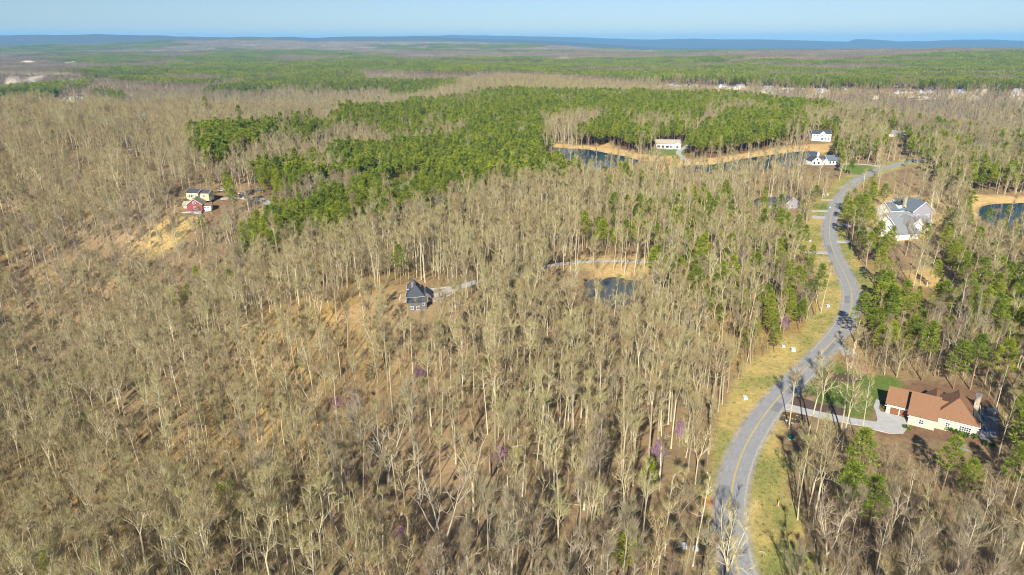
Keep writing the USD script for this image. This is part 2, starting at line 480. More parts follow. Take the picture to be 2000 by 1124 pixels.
# the kinds of bare tree, with what sets their looks apart
TALL = [dict(H=24, base=0.58, spread=3.60, leaders=1, n_limb=20, r0=0.24), dict(H=26, base=0.6, spread=4.05, leaders=2, n_limb=22, r0=0.27, kick=0.8),
        dict(H=21, base=0.55, spread=3.33, leaders=1, n_limb=19, r0=0.2), dict(H=23, base=0.52, spread=4.14, leaders=3, n_limb=22, r0=0.27)]
BROAD = [dict(H=19, base=0.32, spread=5.04, leaders=3, n_limb=24, r0=0.32, kick=1.1), dict(H=21, base=0.38, spread=4.68, leaders=4, n_limb=24, r0=0.3),
         dict(H=17, base=0.34, spread=4.50, leaders=2, n_limb=22, r0=0.26, kick=1.3)]
SLIM = [dict(H=18, base=0.52, spread=2.43, leaders=1, n_limb=15, r0=0.17, bark=BARK2, lean=0.005, wob=0.012), dict(H=21, base=0.6, spread=2.70, leaders=1, n_limb=15, r0=0.2, bark=BARK2, lean=0.005, wob=0.012)]
MORE = [("tall", dict(H=25, base=0.64, spread=3.24, leaders=2, n_limb=18, r0=0.25, kick=0.6)), ("tall", dict(H=17, base=0.4, spread=3.42, leaders=2, n_limb=18, r0=0.19)), ("broad", dict(H=15, base=0.3, spread=4.32, leaders=3, n_limb=22, r0=0.24, lean=0.08)), ("broad", dict(H=22, base=0.45, spread=4.86, leaders=2, n_limb=24, r0=0.34, lean=0.05)),
        ("tall", dict(H=22, base=0.6, spread=3.06, leaders=1, n_limb=18, r0=0.21, lean=0.08)), ("slim", dict(H=13, base=0.4, spread=2.34, leaders=1, n_limb=15, r0=0.13, lean=0.06))]
SPECS = [("tall", s) for s in TALL] + [("broad", s) for s in BROAD] + [("slim", s) for s in SLIM] + MORE
BARE = [bare_tree(100 + i, **s) for i, (_, s) in enumerate(SPECS)]
BARE_FAR = [bare_tree(100 + i, **{**s, "sides": (4, 3, 3), "secondary": 7, "twigs": 8, "n_limb": int(s["n_limb"] * 0.9), "r0": s["r0"] * 1.0}, fine=0.7, tw=0.055) for i, (_, s) in enumerate(SPECS)]
NB = len(SPECS)
TWIG2, BARK3 = (0.285, 0.235, 0.165), (0.36, 0.32, 0.245)
BARE += [bare_tree(140 + i, **{**s, "bark": BARK3, "twig": TWIG2}) for i, (_, s) in enumerate(SPECS)]
BARE_FAR += [bare_tree(140 + i, **{**s, "sides": (4, 3, 3), "secondary": 7, "twigs": 8, "n_limb": int(s["n_limb"] * 0.9), "bark": BARK3, "twig": TWIG2}, fine=0.7, tw=0.055) for i, (_, s) in enumerate(SPECS)]
PINES = [pine_tree(300, 18, 0.45, 3.1), pine_tree(301, 20, 0.5, 2.8), pine_tree(302, 16.5, 0.35, 3.3), pine_tree(303, 19, 0.45, 3.2, clumps=80)]
PINES_FAR = [pine_tree(300 + i, h, b, s, clumps=36, tufts=13, tuft=1.35, wide=0.62, sides=3) for i, (h, b, s) in enumerate(((18, 0.5, 2.9), (20, 0.55, 2.6), (16.5, 0.45, 3.1), (19, 0.5, 3.0)))]
SAPS = [sapling(400), sapling(401, 9.5, 34, 110, spread=1.7), sapling(402, 5, 22, 80, spread=1.0), sapling(403, 8.5, 30, 100, 0.06, 1.4, tint=(0.32, 0.215, 0.155)), sapling(404, 3.0, 24, 90, 0.03, 1.0, tint=(0.27, 0.185, 0.14))]


def redbud(seed):
    rng = np.random.default_rng(seed)
    T, B, G = bare_tree(seed, H=6.0, base=0.3, spread=2.2, leaders=3, n_limb=14, r0=0.09, secondary=4, twigs=4, kick=1.2)
    v, f, c = G.arrays()
    G2 = MB(); G2.add(v, f, np.broadcast_to((0.32, 0.20, 0.27), c.shape))
    pts = v[2::3]
    pts = pts[rng.integers(0, len(pts), 420)] + rng.normal(0, 0.15, (420, 3))
    blades(G2, pts, rng.normal(size=(420, 3)), 0.28, 0.22, rng, np.array((0.38, 0.19, 0.34)) * rng.uniform(0.7, 1.2, (420, 1)))
    return T, B, G2


REDBUD = redbud(500)


def define_plant(path, meshes, mats, names):
    x = stage.CreateClassPrim(path)
    x.SetTypeName("Xform")
    for mb, m, n in zip(meshes, mats, names):
        mb.write(f"{path}/{n}", m, colour=True)
    return path


stage.CreateClassPrim("/World/plants")
CLS_BARE = [define_plant(f"/World/plants/bare_tree_{i:03d}", b, (M_WOOD, M_WOOD, M_TWIG), ("trunk", "limbs", "twigs")) for i, b in enumerate(BARE)]
CLS_PINE = [define_plant(f"/World/plants/pine_tree_{i:03d}", b, (M_WOOD, M_WOOD, M_NEEDLE), ("trunk", "branches", "needles")) for i, b in enumerate(PINES)]
GIANT = [bare_tree(700, H=23, base=0.3, spread=7.5, leaders=3, n_limb=20, r0=0.46, bark=(0.45, 0.41, 0.32), secondary=6, twigs=4, kick=1.2, lean=0.06, wob=0.04), bare_tree(703, H=24, base=0.34, spread=7.0, leaders=2, n_limb=20, r0=0.44, bark=(0.44, 0.40, 0.31), secondary=6, twigs=4, kick=1.5, lean=0.1, wob=0.04), bare_tree(707, H=22, base=0.4, spread=6.0, leaders=4, n_limb=22, r0=0.42, bark=BARK, secondary=7, twigs=5, kick=1.1)]
CLS_BARE += [define_plant(f"/World/plants/big_tree_{i:03d}", b, (M_WOOD, M_WOOD, M_TWIG), ("trunk", "limbs", "twigs")) for i, b in enumerate(GIANT)]
CLS_RED = define_plant("/World/plants/redbud_tree", REDBUD, (M_WOOD, M_WOOD, M_BLOSSOM), ("trunk", "limbs", "blossom"))


def place_plant(name, cls, label, cat, x, y, rz, s, group=None, z=None, tilt=None):
    g = float(terrain(x, y)) if z is None else z
    p = UsdGeom.Xform.Define(stage, number(name))
    p.AddTranslateOp().Set(Gf.Vec3d(float(x), float(y), g))
    p.AddRotateZOp().Set(float(rz))
    if tilt:
        p.AddRotateXOp().Set(float(tilt))
    p.AddScaleOp().Set(Gf.Vec3f(*map(float, np.broadcast_to(s, 3))))
    p.GetPrim().GetReferences().AddInternalReference(cls)
    p.GetPrim().SetInstanceable(True)
    return tag(p, label, cat, group)


def scatter(name, label, protos, mats, xyz, which, rz, scale, up=None, parts=("wood", "twigs"), category=None):
    """What nobody could count: one PointInstancer over joined plants."""
    path = number(name)
    pi = UsdGeom.PointInstancer.Define(stage, path)
    for i, pr in enumerate(protos):
        pp = f"{path}/plant_{i:03d}"
        x = UsdGeom.Xform.Define(stage, pp)
        if len(pr) == 3:
            wood = MB().merge(pr[0]).merge(pr[1]); pr = (wood, pr[2])
        for mb, m, n in zip(pr, mats, parts):
            mb.write(f"{pp}/{n}", m, colour=True)
        pi.GetPrototypesRel().AddTarget(pp)
    n = len(xyz)
    pi.CreateProtoIndicesAttr(Vt.IntArray.FromNumpy(np.asarray(which, np.int32)))
    pi.CreatePositionsAttr(Vt.Vec3fArray.FromNumpy(np.asarray(xyz, np.float32)))
    half = np.asarray(rz) / 2
    q = np.zeros((n, 4))
    q[:, 0], q[:, 3] = np.cos(half), np.sin(half)
    if up is not None:                 # tilt so that the patch lies on its slope
        ax = np.stack([-up[:, 1], up[:, 0], np.zeros(n)], 1)
        cosv = up[:, 2]
        t = np.zeros((n, 4)); t[:, 0] = 1 + cosv; t[:, 1:] = ax
        t /= np.linalg.norm(t, axis=1, keepdims=True)
        w1, x1, y1, z1 = t.T; w2, x2, y2, z2 = q.T
        q = np.stack([w1 * w2 - x1 * x2 - y1 * y2 - z1 * z2, w1 * x2 + x1 * w2 + y1 * z2 - z1 * y2, w1 * y2 - x1 * z2 + y1 * w2 + z1 * x2, w1 * z2 + x1 * y2 - y1 * x2 + z1 * w2], 1)
    pi.CreateOrientationsAttr(Vt.QuathArray([Gf.Quath(float(a), float(b), float(c), float(d)) for a, b, c, d in q]))
    s = np.asarray(scale, float)
    s = np.repeat(s[:, None], 3, 1) if s.ndim == 1 else s
    pi.CreateScalesAttr(Vt.Vec3fArray.FromNumpy(s.astype(np.float32)))
    return tag(pi, label, category, kind="stuff")
# ------------------------------------------------------------------ what stands where, traced in the photograph
ROAD_PX = [(1452, 1150), (1446, 1124), (1429.5, 1067), (1424, 993), (1431, 941), (1443, 899), (1471, 850), (1506, 801), (1545, 752), (1576, 717), (1608, 680), (1643, 641), (1664, 610), (1669, 589), (1664, 568),
           (1650, 536), (1632, 505), (1620, 484), (1617, 466), (1622, 442), (1632, 414), (1641, 392), (1653, 367), (1678, 348), (1713, 333), (1752, 322), (1790, 315), (1830, 310)]


def smooth_line(p, step=3.0):
    from scipy.interpolate import splprep, splev
    p = np.asarray(p)
    tck, u = splprep(p.T, s=len(p) * 0.6, k=3)
    q = np.array(splev(np.linspace(0, 1, 400), tck)).T
    s = np.r_[0, np.cumsum(np.linalg.norm(np.diff(q, axis=0), axis=1))]
    t = np.arange(0, s[-1], step)
    return np.stack([np.interp(t, s, q[:, 0]), np.interp(t, s, q[:, 1])], 1)


ROAD = smooth_line([at(a, b, 0, base_ground)[:2] for a, b in ROAD_PX])
ROAD = np.vstack([ROAD[0] + (ROAD[0] - ROAD[4]) * np.arange(6, 0, -1)[:, None] * 0.6, ROAD])
road_line = LineString(ROAD)
LANES = {  # driveways: centre line in pixels, width in metres, material key
    "brown_drive": ([(1532, 793), (1552, 799), (1590, 808), (1630, 817), (1680, 826), (1720, 832)], 3.6, "concrete"),
    "beige_drive": ([(1336, 318), (1330, 304), (1322, 298), (1345, 285), (1352, 272), (1362, 256), (1372, 244)], 5.0, "concrete"),
    "farm_drive": ([(1640, 322), (1660, 321), (1690, 322), (1722, 326)], 3.6, "concrete"),
    "ridge_drive": ([(832, 580), (870, 571), (905, 560), (960, 545), (1020, 530), (1085, 520), (1150, 515), (1235, 512), (1320, 516), (1400, 520)], 3.8, "gravel"),
    "left_lane_a": ([(1572, 494), (1590, 494), (1616, 494)], 4.0, "gravel"),
    "left_lane_b": ([(1585, 424), (1605, 425), (1622, 426)], 6.0, "concrete"),
    "left_lane_c": ([(1584, 413), (1606, 413), (1624, 413)], 4.0, "concrete"),
    "left_lane_d": ([(1604, 391), (1618, 391), (1634, 391)], 3.0, "concrete"),
    "right_lane_a": ([(1632, 473), (1645, 473), (1663, 473)], 4.0, "concrete"),
    "right_lane_b": ([(1640, 439), (1660, 441), (1690, 446), (1718, 450)], 4.0, "concrete"),
    "right_lane_c": ([(1646, 404), (1668, 404), (1700, 408), (1735, 416)], 5.0, "concrete"),
    "turnout": ([(1640, 676), (1652, 684), (1662, 694)], 5.0, "gravel"),
    "cul_de_sac": ([(1362, 243), (1376, 243), (1390, 243)], 16.0, "gravel"),
    "knoll_drive": ([(430, 388), (460, 386), (490, 388), (515, 392), (522, 402)], 6.0, "gravel"),
    "far_lane": ([(245, 294), (270, 290), (300, 285), (325, 281)], 6.0, "gravel"),
    "left_ridge_lane": ([(0, 218), (50, 212), (90, 206), (140, 200)], 6.0, "gravel"),
}
for k, (pix, w, m) in LANES.items():
    LANES[k] = (smooth_line([at(a, b, 0, base_ground)[:2] for a, b in pix], 2.5) if len(pix) > 3 else np.array([at(a, b, 0, base_ground)[:2] for a, b in pix]), w, m)

G0 = {  # open ground, traced at ground level
    "verge": [(1385, 1130), (1382, 1040), (1378, 960), (1388, 880), (1398, 800), (1440, 745), (1470, 705), (1500, 690), (1530, 660), (1560, 655), (1590, 610), (1598, 560), (1590, 520), (1560, 495), (1562, 450), (1580, 430), (1575, 400), (1610, 385),
              (1625, 365), (1650, 345), (1690, 330), (1730, 318), (1790, 309), (1800, 318), (1755, 330), (1700, 350), (1668, 365), (1656, 395), (1650, 420), (1645, 440), (1660, 475), (1680, 510), (1700, 535), (1715, 560), (1715, 590), (1700, 605), (1690, 590),
              (1680, 600), (1672, 625), (1650, 655), (1640, 690), (1600, 700), (1560, 745), (1535, 790), (1530, 850), (1540, 930), (1560, 1010), (1590, 1080), (1605, 1130)],
    "lawn": [(1590, 775), (1562, 765), (1600, 728), (1632, 700), (1660, 722), (1700, 735), (1745, 735), (1770, 745), (1770, 770), (1740, 775), (1722, 790), (1712, 810), (1690, 822), (1640, 812), (1590, 802)],
    "knoll": [(270, 500), (262, 470), (300, 440), (330, 425), (360, 418), (400, 428), (380, 445), (345, 480), (310, 500)],
    "ridge": [(640, 622), (690, 600), (740, 570), (785, 556), (800, 548), (840, 548), (880, 556), (930, 552), (925, 566), (880, 580), (850, 600), (840, 612), (780, 612), (720, 615), (660, 640)],
    "gravel_bank": [(1085, 528), (1130, 502), (1240, 498), (1330, 500), (1260, 540), (1160, 542), (1140, 528)],
    "bank_a": [(1068, 292), (1068, 280), (1110, 284), (1170, 288), (1185, 278), (1205, 290), (1250, 304), (1290, 306), (1330, 300), (1345, 312), (1400, 310), (1440, 304), (1500, 292), (1560, 284), (1600, 282), (1660, 276), (1660, 288), (1600, 300), (1540, 298), (1440, 318), (1330, 330), (1310, 345), (1290, 335), (1300, 318), (1240, 316), (1150, 300)],
    "bank_b": [(1880, 400), (1890, 378), (1960, 384), (2020, 384), (2020, 398), (1940, 402), (1915, 420), (1900, 440)],
    "white_yard": [(1700, 400), (1735, 380), (1850, 385), (1880, 440), (1850, 470), (1730, 475), (1690, 450)],
    "farm_lawn": [(1645, 336), (1640, 324), (1700, 324), (1712, 330), (1680, 342)],
    "beige_lawn": [(1262, 300), (1275, 285), (1340, 285), (1342, 303), (1290, 306)],
    "left_lawn": [(1582, 410), (1584, 399), (1622, 399), (1622, 410)],
    "brown_yard": [(1720, 850), (1712, 800), (1730, 745), (1800, 742), (1900, 750), (1950, 800), (1945, 865), (1900, 872), (1780, 858)],
    "rough_a": [(1770, 530), (1830, 525), (1880, 560), (1850, 570), (1790, 560)],
    "glade": [(640, 800), (700, 770), (800, 760), (860, 780), (800, 830), (700, 840)],
    "glade_b": [(640, 660), (720, 640), (760, 680), (740, 740), (680, 760), (640, 720)],
    "rim_open": [(1290, 172), (1420, 172), (1530, 177), (1680, 186), (1850, 188), (2010, 190), (2010, 183), (1850, 181), (1650, 179), (1540, 173), (1420, 168), (1290, 166)],
    "left_scar": [(0, 258), (20, 248), (38, 262), (20, 275), (0, 275)],
    "left_yard": [(95, 205), (110, 190), (165, 188), (175, 196), (140, 206)],
}
AREA = {k: area(v) for k, v in G0.items()}
P0 = {  # stands of pines, traced at the height of their crowns
    "a": [(465, 455), (490, 432), (546, 404), (600, 388), (665, 368), (715, 348), (670, 345), (600, 360), (525, 366), (518, 352), (532, 318), (577, 306), (647, 283), (770, 276), (840, 272), (830, 262), (740, 255), (700, 240), (655, 238), (655, 213), (720, 205), (860, 195),
          (965, 176), (1100, 178), (1350, 182), (1545, 197), (1650, 211), (1640, 222), (1560, 222), (1420, 213), (1385, 222), (1352, 236), (1345, 262), (1335, 272), (1270, 268), (1225, 283), (1180, 280), (1168, 270), (1126, 270), (1126, 250), (1180, 234), (1150, 224), (1062, 236),
          (1073, 288), (1140, 327), (1137, 347), (1090, 354), (930, 354), (860, 392), (700, 424), (630, 442), (560, 452), (497, 473)],
    "b": [(1337, 302), (1337, 266), (1362, 252), (1395, 240), (1410, 217), (1560, 222), (1580, 232), (1584, 264), (1540, 280), (1450, 292), (1380, 300)],
    "c": [(350, 264), (374, 250), (437, 246), (500, 240), (560, 222), (605, 222), (651, 250), (623, 264), (525, 264), (497, 285), (420, 306), (381, 304), (410, 274)],
    "d": [(388, 176), (470, 160), (560, 145), (700, 152), (890, 157), (890, 170), (750, 173), (612, 180), (560, 173), (420, 180)],
    "e": [(98, 148), (245, 155), (367, 162), (420, 160), (525, 148), (700, 150), (700, 135), (825, 141), (930, 141), (1035, 145), (1157, 148), (1300, 155), (1510, 159), (1562, 169), (1650, 173), (1737, 169), (1825, 173), (2030, 173), (2030, 97), (1900, 101), (1790, 106), (1615, 120), (1475, 115), (1350, 113),
          (1122, 110), (1035, 112), (895, 112), (772, 108), (700, 103), (525, 99), (420, 99), (350, 117), (300, 128), (224, 131)],
    "e2": [(60, 117), (150, 110), (300, 108), (330, 113), (224, 124), (150, 122)],
    "f": [(-40, 182), (0, 180), (122, 162), (122, 172), (95, 194), (42, 190), (0, 194), (-40, 200)],
    "f2": [(136, 159), (182, 169), (245, 183), (241, 194), (210, 187), (150, 172)],
    "h": [(392, 372), (437, 336), (462, 350), (462, 372), (420, 384)],
}
PINE_AREAS = [area(v, 13.0) for v in P0.values()]
M0 = {  # mixed woods: share of pines
    "near_right": ([(1640, 450), (2040, 430), (2040, 760), (1930, 740), (1830, 720), (1690, 690), (1660, 600)], 0.52),
    "mid": ([(1110, 430), (1330, 390), (1480, 385), (1600, 430), (1590, 560), (1500, 600), (1400, 620), (1150, 500)], 0.36),
    "far_right": ([(1590, 240), (2040, 230), (2040, 430), (1640, 450)], 0.42),
    "low_right": ([(1850, 740), (2040, 760), (2040, 930), (1860, 900)], 0.6),
    "pine_fringe": ([(1420, 640), (1470, 560), (1600, 440), (1600, 640), (1500, 720)], 0.42),
    "low_right_b": ([(1600, 870), (1850, 860), (1850, 1130), (1640, 1130)], 0.08),
    "pond_side": ([(1150, 340), (1340, 310), (1420, 340), (1300, 370), (1180, 370)], 0.30),
    "road_row": ([(1660, 355), (1715, 370), (1735, 400), (1710, 470), (1680, 480), (1665, 440)], 0.75),
    "gorge": ([(1300, 190), (2040, 195), (2040, 250), (1600, 230)], 0.05),
}
MIXED = [(area(a, 8.0), s) for a, s in M0.values()]
BRUSH = [area(v) for v in ([(560, 830), (640, 770), (860, 750), (880, 790), (780, 850), (650, 880)], [(690, 1130), (720, 1040), (800, 1020), (850, 1090), (860, 1140)], [(1530, 1130), (1560, 1000), (1600, 880), (1900, 870), (2040, 900), (2040, 1140)],
                            [(1690, 690), (1830, 700), (1830, 735), (1740, 735), (1680, 712)], [(150, 520), (160, 480), (240, 480), (330, 500), (300, 560)], [(620, 650), (700, 640), (740, 720), (660, 760)])]

HOUSE_PX = {"brown": (1820, 815, 21), "white": (1772, 440, 22), "dark": (1522, 398, 15), "farm": (1610, 318, 14), "pond": (1604, 272, 15), "cottage": (1752, 265, 13), "beige": (1305, 287, 17), "ridge": (808, 590, 16), "red": (388, 408, 14), "yellow": (372, 388, 12)}
HOUSE_AT = {k: (at(a, b, 0, base_ground), r) for k, (a, b, r) in HOUSE_PX.items()}
FAR_HOUSES_PX = [(1312, 170, 22), (1324, 170, 18), (1348, 170, 15), (1410, 171, 22), (1431, 173, 13), (1447, 172, 20), (1500, 175, 20), (1607, 180, 30), (1755, 183, 26), (1772, 183, 26), (1800, 182, 22), (1817, 181, 20), (1875, 182, 36), (1992, 180, 30),
                 (122, 195, 18), (140, 196, 16), (155, 193, 18), (137, 207, 12), (207, 243, 24), (220, 242, 16), (276, 233, 20), (292, 229, 16), (790, 374, 15), (741, 253, 9), (965, 326, 12), (1072, 224, 16), (1090, 222, 16), (1652, 176, 16), (1750, 170, 14), (1895, 248, 16)]
FAR_AT = [(at(a, b, 0, base_ground), w) for a, b, w in FAR_HOUSES_PX]

def line_clear(line, w):
    return LineString(line).buffer(w)


CLEAR_PARTS = [road_line.buffer(6.5)] + [line_clear(l, w / 2 + 1.8) for l, w, _ in LANES.values()] + [AREA[k].buffer(-1.0) for k in AREA if k not in ("gravel_bank", "knoll", "white_yard", "ridge", "glade", "glade_b")] + [p[0].buffer(2.5) for p in PONDS]
for q, r in HOUSE_AT.values():
    CLEAR_PARTS.append(shapely.Point(q[0], q[1]).buffer(r))
for (q, r) in HOUSE_AT.values():      # the low trees that would hide a house stand a little aside
    d = q[:2] / np.linalg.norm(q[:2])
    CLEAR_PARTS.append(LineString([q[:2], q[:2] - d * (r * 0.6 + 4)]).buffer(r * 0.75))
for q, wd in FAR_AT:
    d = q[:2] / np.linalg.norm(q[:2])
    CLEAR_PARTS.append(LineString([q[:2] + d * 6, q[:2] - d * 10]).buffer(9.0))
CLEAR_PARTS.append(LineString([at(a, b, 3, base_ground)[:2] for a, b in [(700, 372), (770, 345), (860, 300), (965, 262), (1052, 224)]]).buffer(7.0))
CLEAR_PARTS.append(LineString([at(a, b, 3, base_ground)[:2] for a, b in [(770, 392), (790, 372), (840, 350)]]).buffer(9.0))
CLEAR = unary_union(CLEAR_PARTS)
THIN = unary_union([AREA["white_yard"], AREA["ridge"], AREA["gravel_bank"], AREA["knoll"].buffer(10)])
shapely.prepare(CLEAR); shapely.prepare(THIN)
PINE_U = unary_union(PINE_AREAS); shapely.prepare(PINE_U)
BRUSH_U = unary_union(BRUSH); shapely.prepare(BRUSH_U)
GLADE_U = unary_union([area(v) for v in ([(720, 1040), (740, 930), (860, 880), (990, 880), (1010, 1060), (930, 1120), (760, 1110)], [(640, 700), (660, 620), (760, 580), (800, 620), (760, 700), (690, 760)], [(1230, 1124), (1240, 900), (1380, 860), (1380, 1124)], [(400, 690), (430, 640), (560, 600), (600, 640), (500, 720)])])
shapely.prepare(GLADE_U)
for a, _ in MIXED:
    shapely.prepare(a)


def inside(geom, x, y):
    return shapely.contains_xy(geom, x, y)


def grid(cell, r0, r1, seed, jitter=0.85, half=41.0):
    rng = np.random.default_rng(seed)
    xs = np.arange(-r1 * math.sin(math.radians(half)), r1 * math.sin(math.radians(half)), cell)
    ys = np.arange(max(r0 * 0.5, 30), r1, cell)
    X, Y = np.meshgrid(xs, ys)
    X = X + rng.uniform(-0.5, 0.5, X.shape) * cell * jitter; Y = Y + rng.uniform(-0.5, 0.5, Y.shape) * cell * jitter
    X, Y = X.ravel(), Y.ravel()
    r = np.hypot(X, Y)
    k = (r > r0) & (r < r1)
    X, Y = X[k], Y[k]
    u, v, d = project(X, Y, base_ground(X, Y))
    u2, v2, _ = project(X, Y, base_ground(X, Y) + 22)
    k = (np.maximum(u, u2) > -160) & (np.minimum(u, u2) < 2160) & (v2 < 1200)
    return X[k], Y[k], rng


# what the photograph shows unobstructed: trees that would stand before these openings are left out, but for a share of them
OPEN_PX = [(778, 540, 842, 612, 0.45), (842, 552, 930, 586, 0.45), (352, 362, 420, 416, 0.55), (425, 365, 525, 392, 0.3), (270, 428, 400, 495, 0.5), (1705, 382, 1845, 472, 0.1), (1478, 366, 1562, 408, 0.06), (1735, 303, 1830, 324, 0.06), (1580, 298, 1642, 326, 0.08), (1582, 248, 1628, 276, 0.05),
           (1733, 250, 1772, 268, 0.05), (1275, 264, 1345, 305, 0.05), (1075, 288, 1200, 322, 0.3), (1330, 296, 1600, 332, 0.3), (1915, 394, 2010, 440, 0.1), (1150, 542, 1255, 582, 0.85), (1085, 502, 1240, 540, 0.12), (1725, 742, 1930, 868, 0.18), (1590, 705, 1720, 790, 0.3),
           (1650, 312, 1800, 350, 0.08), (1570, 385, 1640, 505, 0.15), (1068, 280, 1300, 306, 0.15), (1640, 322, 1715, 342, 0.1), (1340, 236, 1400, 300, 0.2), (1940, 384, 2000, 400, 0.2), (1770, 530, 1880, 570, 0.3), (240, 280, 330, 298, 0.3)] + [(a - w * 0.55, b - 13, a + w * 0.55, b + 2, 0.45 if b < 200 else 0.55) for a, b, w in FAR_HOUSES_PX]
OPEN = [(*o[:4], float(np.hypot(*at((o[0] + o[2]) / 2, o[3])[:2])), o[4]) for o in OPEN_PX]


def in_the_way(x, y, z, tall, rng, bare=True):
    out = np.zeros(len(x), bool)
    u0, v0, dep = project(x, y, z + tall * (0.42 if bare else 0.3))
    u1, v1, _ = project(x, y, z + tall)
    half = 2.6 * FPX / np.maximum(dep, 1)
    r = np.hypot(x, y)
    pick = rng.uniform(size=len(x))
    for a, b, c, d, far, keep in OPEN:
        out |= (r < far + 4) & (u1 + half > a) & (u1 - half < c) & (v1 < d) & (v0 > b) & (pick > keep)
    return out
# ------------------------------------------------------------------ ground
NT, NR = TT.shape[1], TT.shape[0]
verts = np.vstack([np.stack([GX.ravel(), GY.ravel(), GRID_Z.ravel()], 1), [[0, 0, float(GRID_Z[0].mean())]]])
i, j = np.meshgrid(np.arange(NR - 1), np.arange(NT), indexing="ij")
j2 = (j + 1) % NT
quads = np.stack([i * NT + j, (i + 1) * NT + j, (i + 1) * NT + j2, i * NT + j2], -1).reshape(-1, 4)
faces = np.vstack([quads[:, [0, 2, 1]], quads[:, [0, 3, 2]], np.stack([np.full(NT, NR * NT), (np.arange(NT) + 1) % NT, np.arange(NT)], 1)])
gx, gy = verts[:, 0], verts[:, 1]
pts = shapely.points(gx, gy)


def cover(geom, soft=3.0):
    """1 inside an area, fading over `soft` metres (with an uneven edge)."""
    out = np.zeros(len(gx))
    x0, y0, x1, y1 = geom.bounds
    k = (gx > x0 - 30) & (gx < x1 + 30) & (gy > y0 - 30) & (gy < y1 + 30)
    if k.any():
        d = np.where(shapely.contains(geom, pts[k]), -shapely.distance(geom.boundary, pts[k]), shapely.distance(geom, pts[k]))
        d = d + 5 * fb(gx[k], gy[k], 9.0, 2, 77)
        out[k] = 1 - ss(d, -soft, soft)
    return out


rr_ = np.hypot(gx, gy)
litter = np.array((0.265, 0.185, 0.098))[None] * (1 + 0.5 * fb(gx, gy, 30, 3, 51))[:, None]
litter = litter + np.array((0.04, 0.02, -0.02))[None] * ss(fb(gx, gy, 80, 2, 52), 0, 0.25)[:, None]
col = litter
far_col = np.array((0.125, 0.09, 0.065))
t = ss(rr_, 1200, 2600)[:, None]
col = col * (1 - t) + far_col[None] * t


def paint(w, c):
    global col
    col = col * (1 - w[:, None]) + np.asarray(c)[None] * w[:, None]


for a in PINE_AREAS:
    w = cover(a, 6.0)
    paint(w * (1 - ss(rr_, 2500, 5000) * 0), (0.21, 0.12, 0.065))
    paint(w * ss(rr_, 1500, 3000), (0.07, 0.085, 0.035))
STRAW, GRASS, LAWN, CLAY, BARE_SOIL = (0.43, 0.335, 0.125), (0.20, 0.225, 0.06), (0.11, 0.165, 0.034), (0.45, 0.19, 0.07), (0.33, 0.22, 0.12)
for k_, c_ in (("verge", STRAW), ("knoll", (0.42, 0.30, 0.12)), ("ridge", (0.30, 0.205, 0.10)), ("gravel_bank", (0.48, 0.33, 0.14)), ("bank_a", (0.56, 0.37, 0.15)), ("bank_b", (0.56, 0.38, 0.16)), ("white_yard", (0.5, 0.35, 0.14)), ("rough_a", (0.52, 0.35, 0.14)),
              ("rim_open", (0.38, 0.28, 0.16)), ("left_yard", (0.45, 0.36, 0.2)), ("left_scar", (0.5, 0.28, 0.13)), ("brown_yard", (0.2, 0.12, 0.07)), ("lawn", LAWN), ("farm_lawn", (0.13, 0.20, 0.035)), ("beige_lawn", (0.16, 0.21, 0.05)), ("left_lawn", (0.06, 0.13, 0.025))):
    paint(cover(AREA[k_], 2.0 if k_ != "rim_open" else 8.0), c_)
# green growth in the verges: close to the road on the right, patchy on the left
dr = shapely.distance(road_line, pts)
vg = cover(AREA["verge"], 2.0)
g1 = ss(fb(gx, gy, 14, 3, 61), -0.12, 0.12) * ss(-dr, -20, -5)
paint(vg * g1 * 0.7, GRASS)
near_low = cover(area([(1500, 1130), (1480, 1000), (1500, 960), (1550, 1010), (1590, 1130)]), 6.0)
paint(near_low * ss(fb(gx, gy, 10, 3, 63), -0.1, 0.1) * 0.8, (0.15, 0.2, 0.05))
paint(cover(LineString([at(a, b, 0, base_ground)[:2] for a, b in ((1390, 985), (1400, 930), (1420, 880), (1450, 835), (1475, 805))]).buffer(0.7), 0.6) * ss(fb(gx, gy, 5, 2, 64), -0.12, 0.05), CLAY)
paint(ss(-dr, -4.6, -3.4) * (rr_ < 900), (0.33, 0.30, 0.26))
for pg, lv, *_ in PONDS:
    paint(cover(pg.buffer(1.0), 1.0), (0.30, 0.22, 0.10))
lw = cover(AREA['lawn'], 1.5)
paint(lw * ss(fb(gx, gy, 6, 3, 66), 0.02, 0.2) * 0.6, (0.16, 0.17, 0.06))
# the cliff band on the gorge's far wall and the pale rim at far left
dd = rim_y(gx) + 26 * fb(gx, gy, 90, 3, 21) - gy
rock = (dd > -3) & (dd < 22) & (gx > 250) & (gx < 2600)
paint(rock * ss(fb(gx, gy, 26, 2, 71), -0.02, 0.1) * ss(fb(gx, gy, 200, 2, 72), -0.1, 0.05), (0.52, 0.44, 0.33))
d2 = 2250 + 0.12 * gx + 160 * fb(gx, gy, 500, 3, 33) - gy
paint(((d2 > 0) & (d2 < 60) & (gx < -1000) & (gx > -2200)) * ss(fb(gx, gy, 60, 2, 73), 0.06, 0.16), (0.42, 0.35, 0.28))
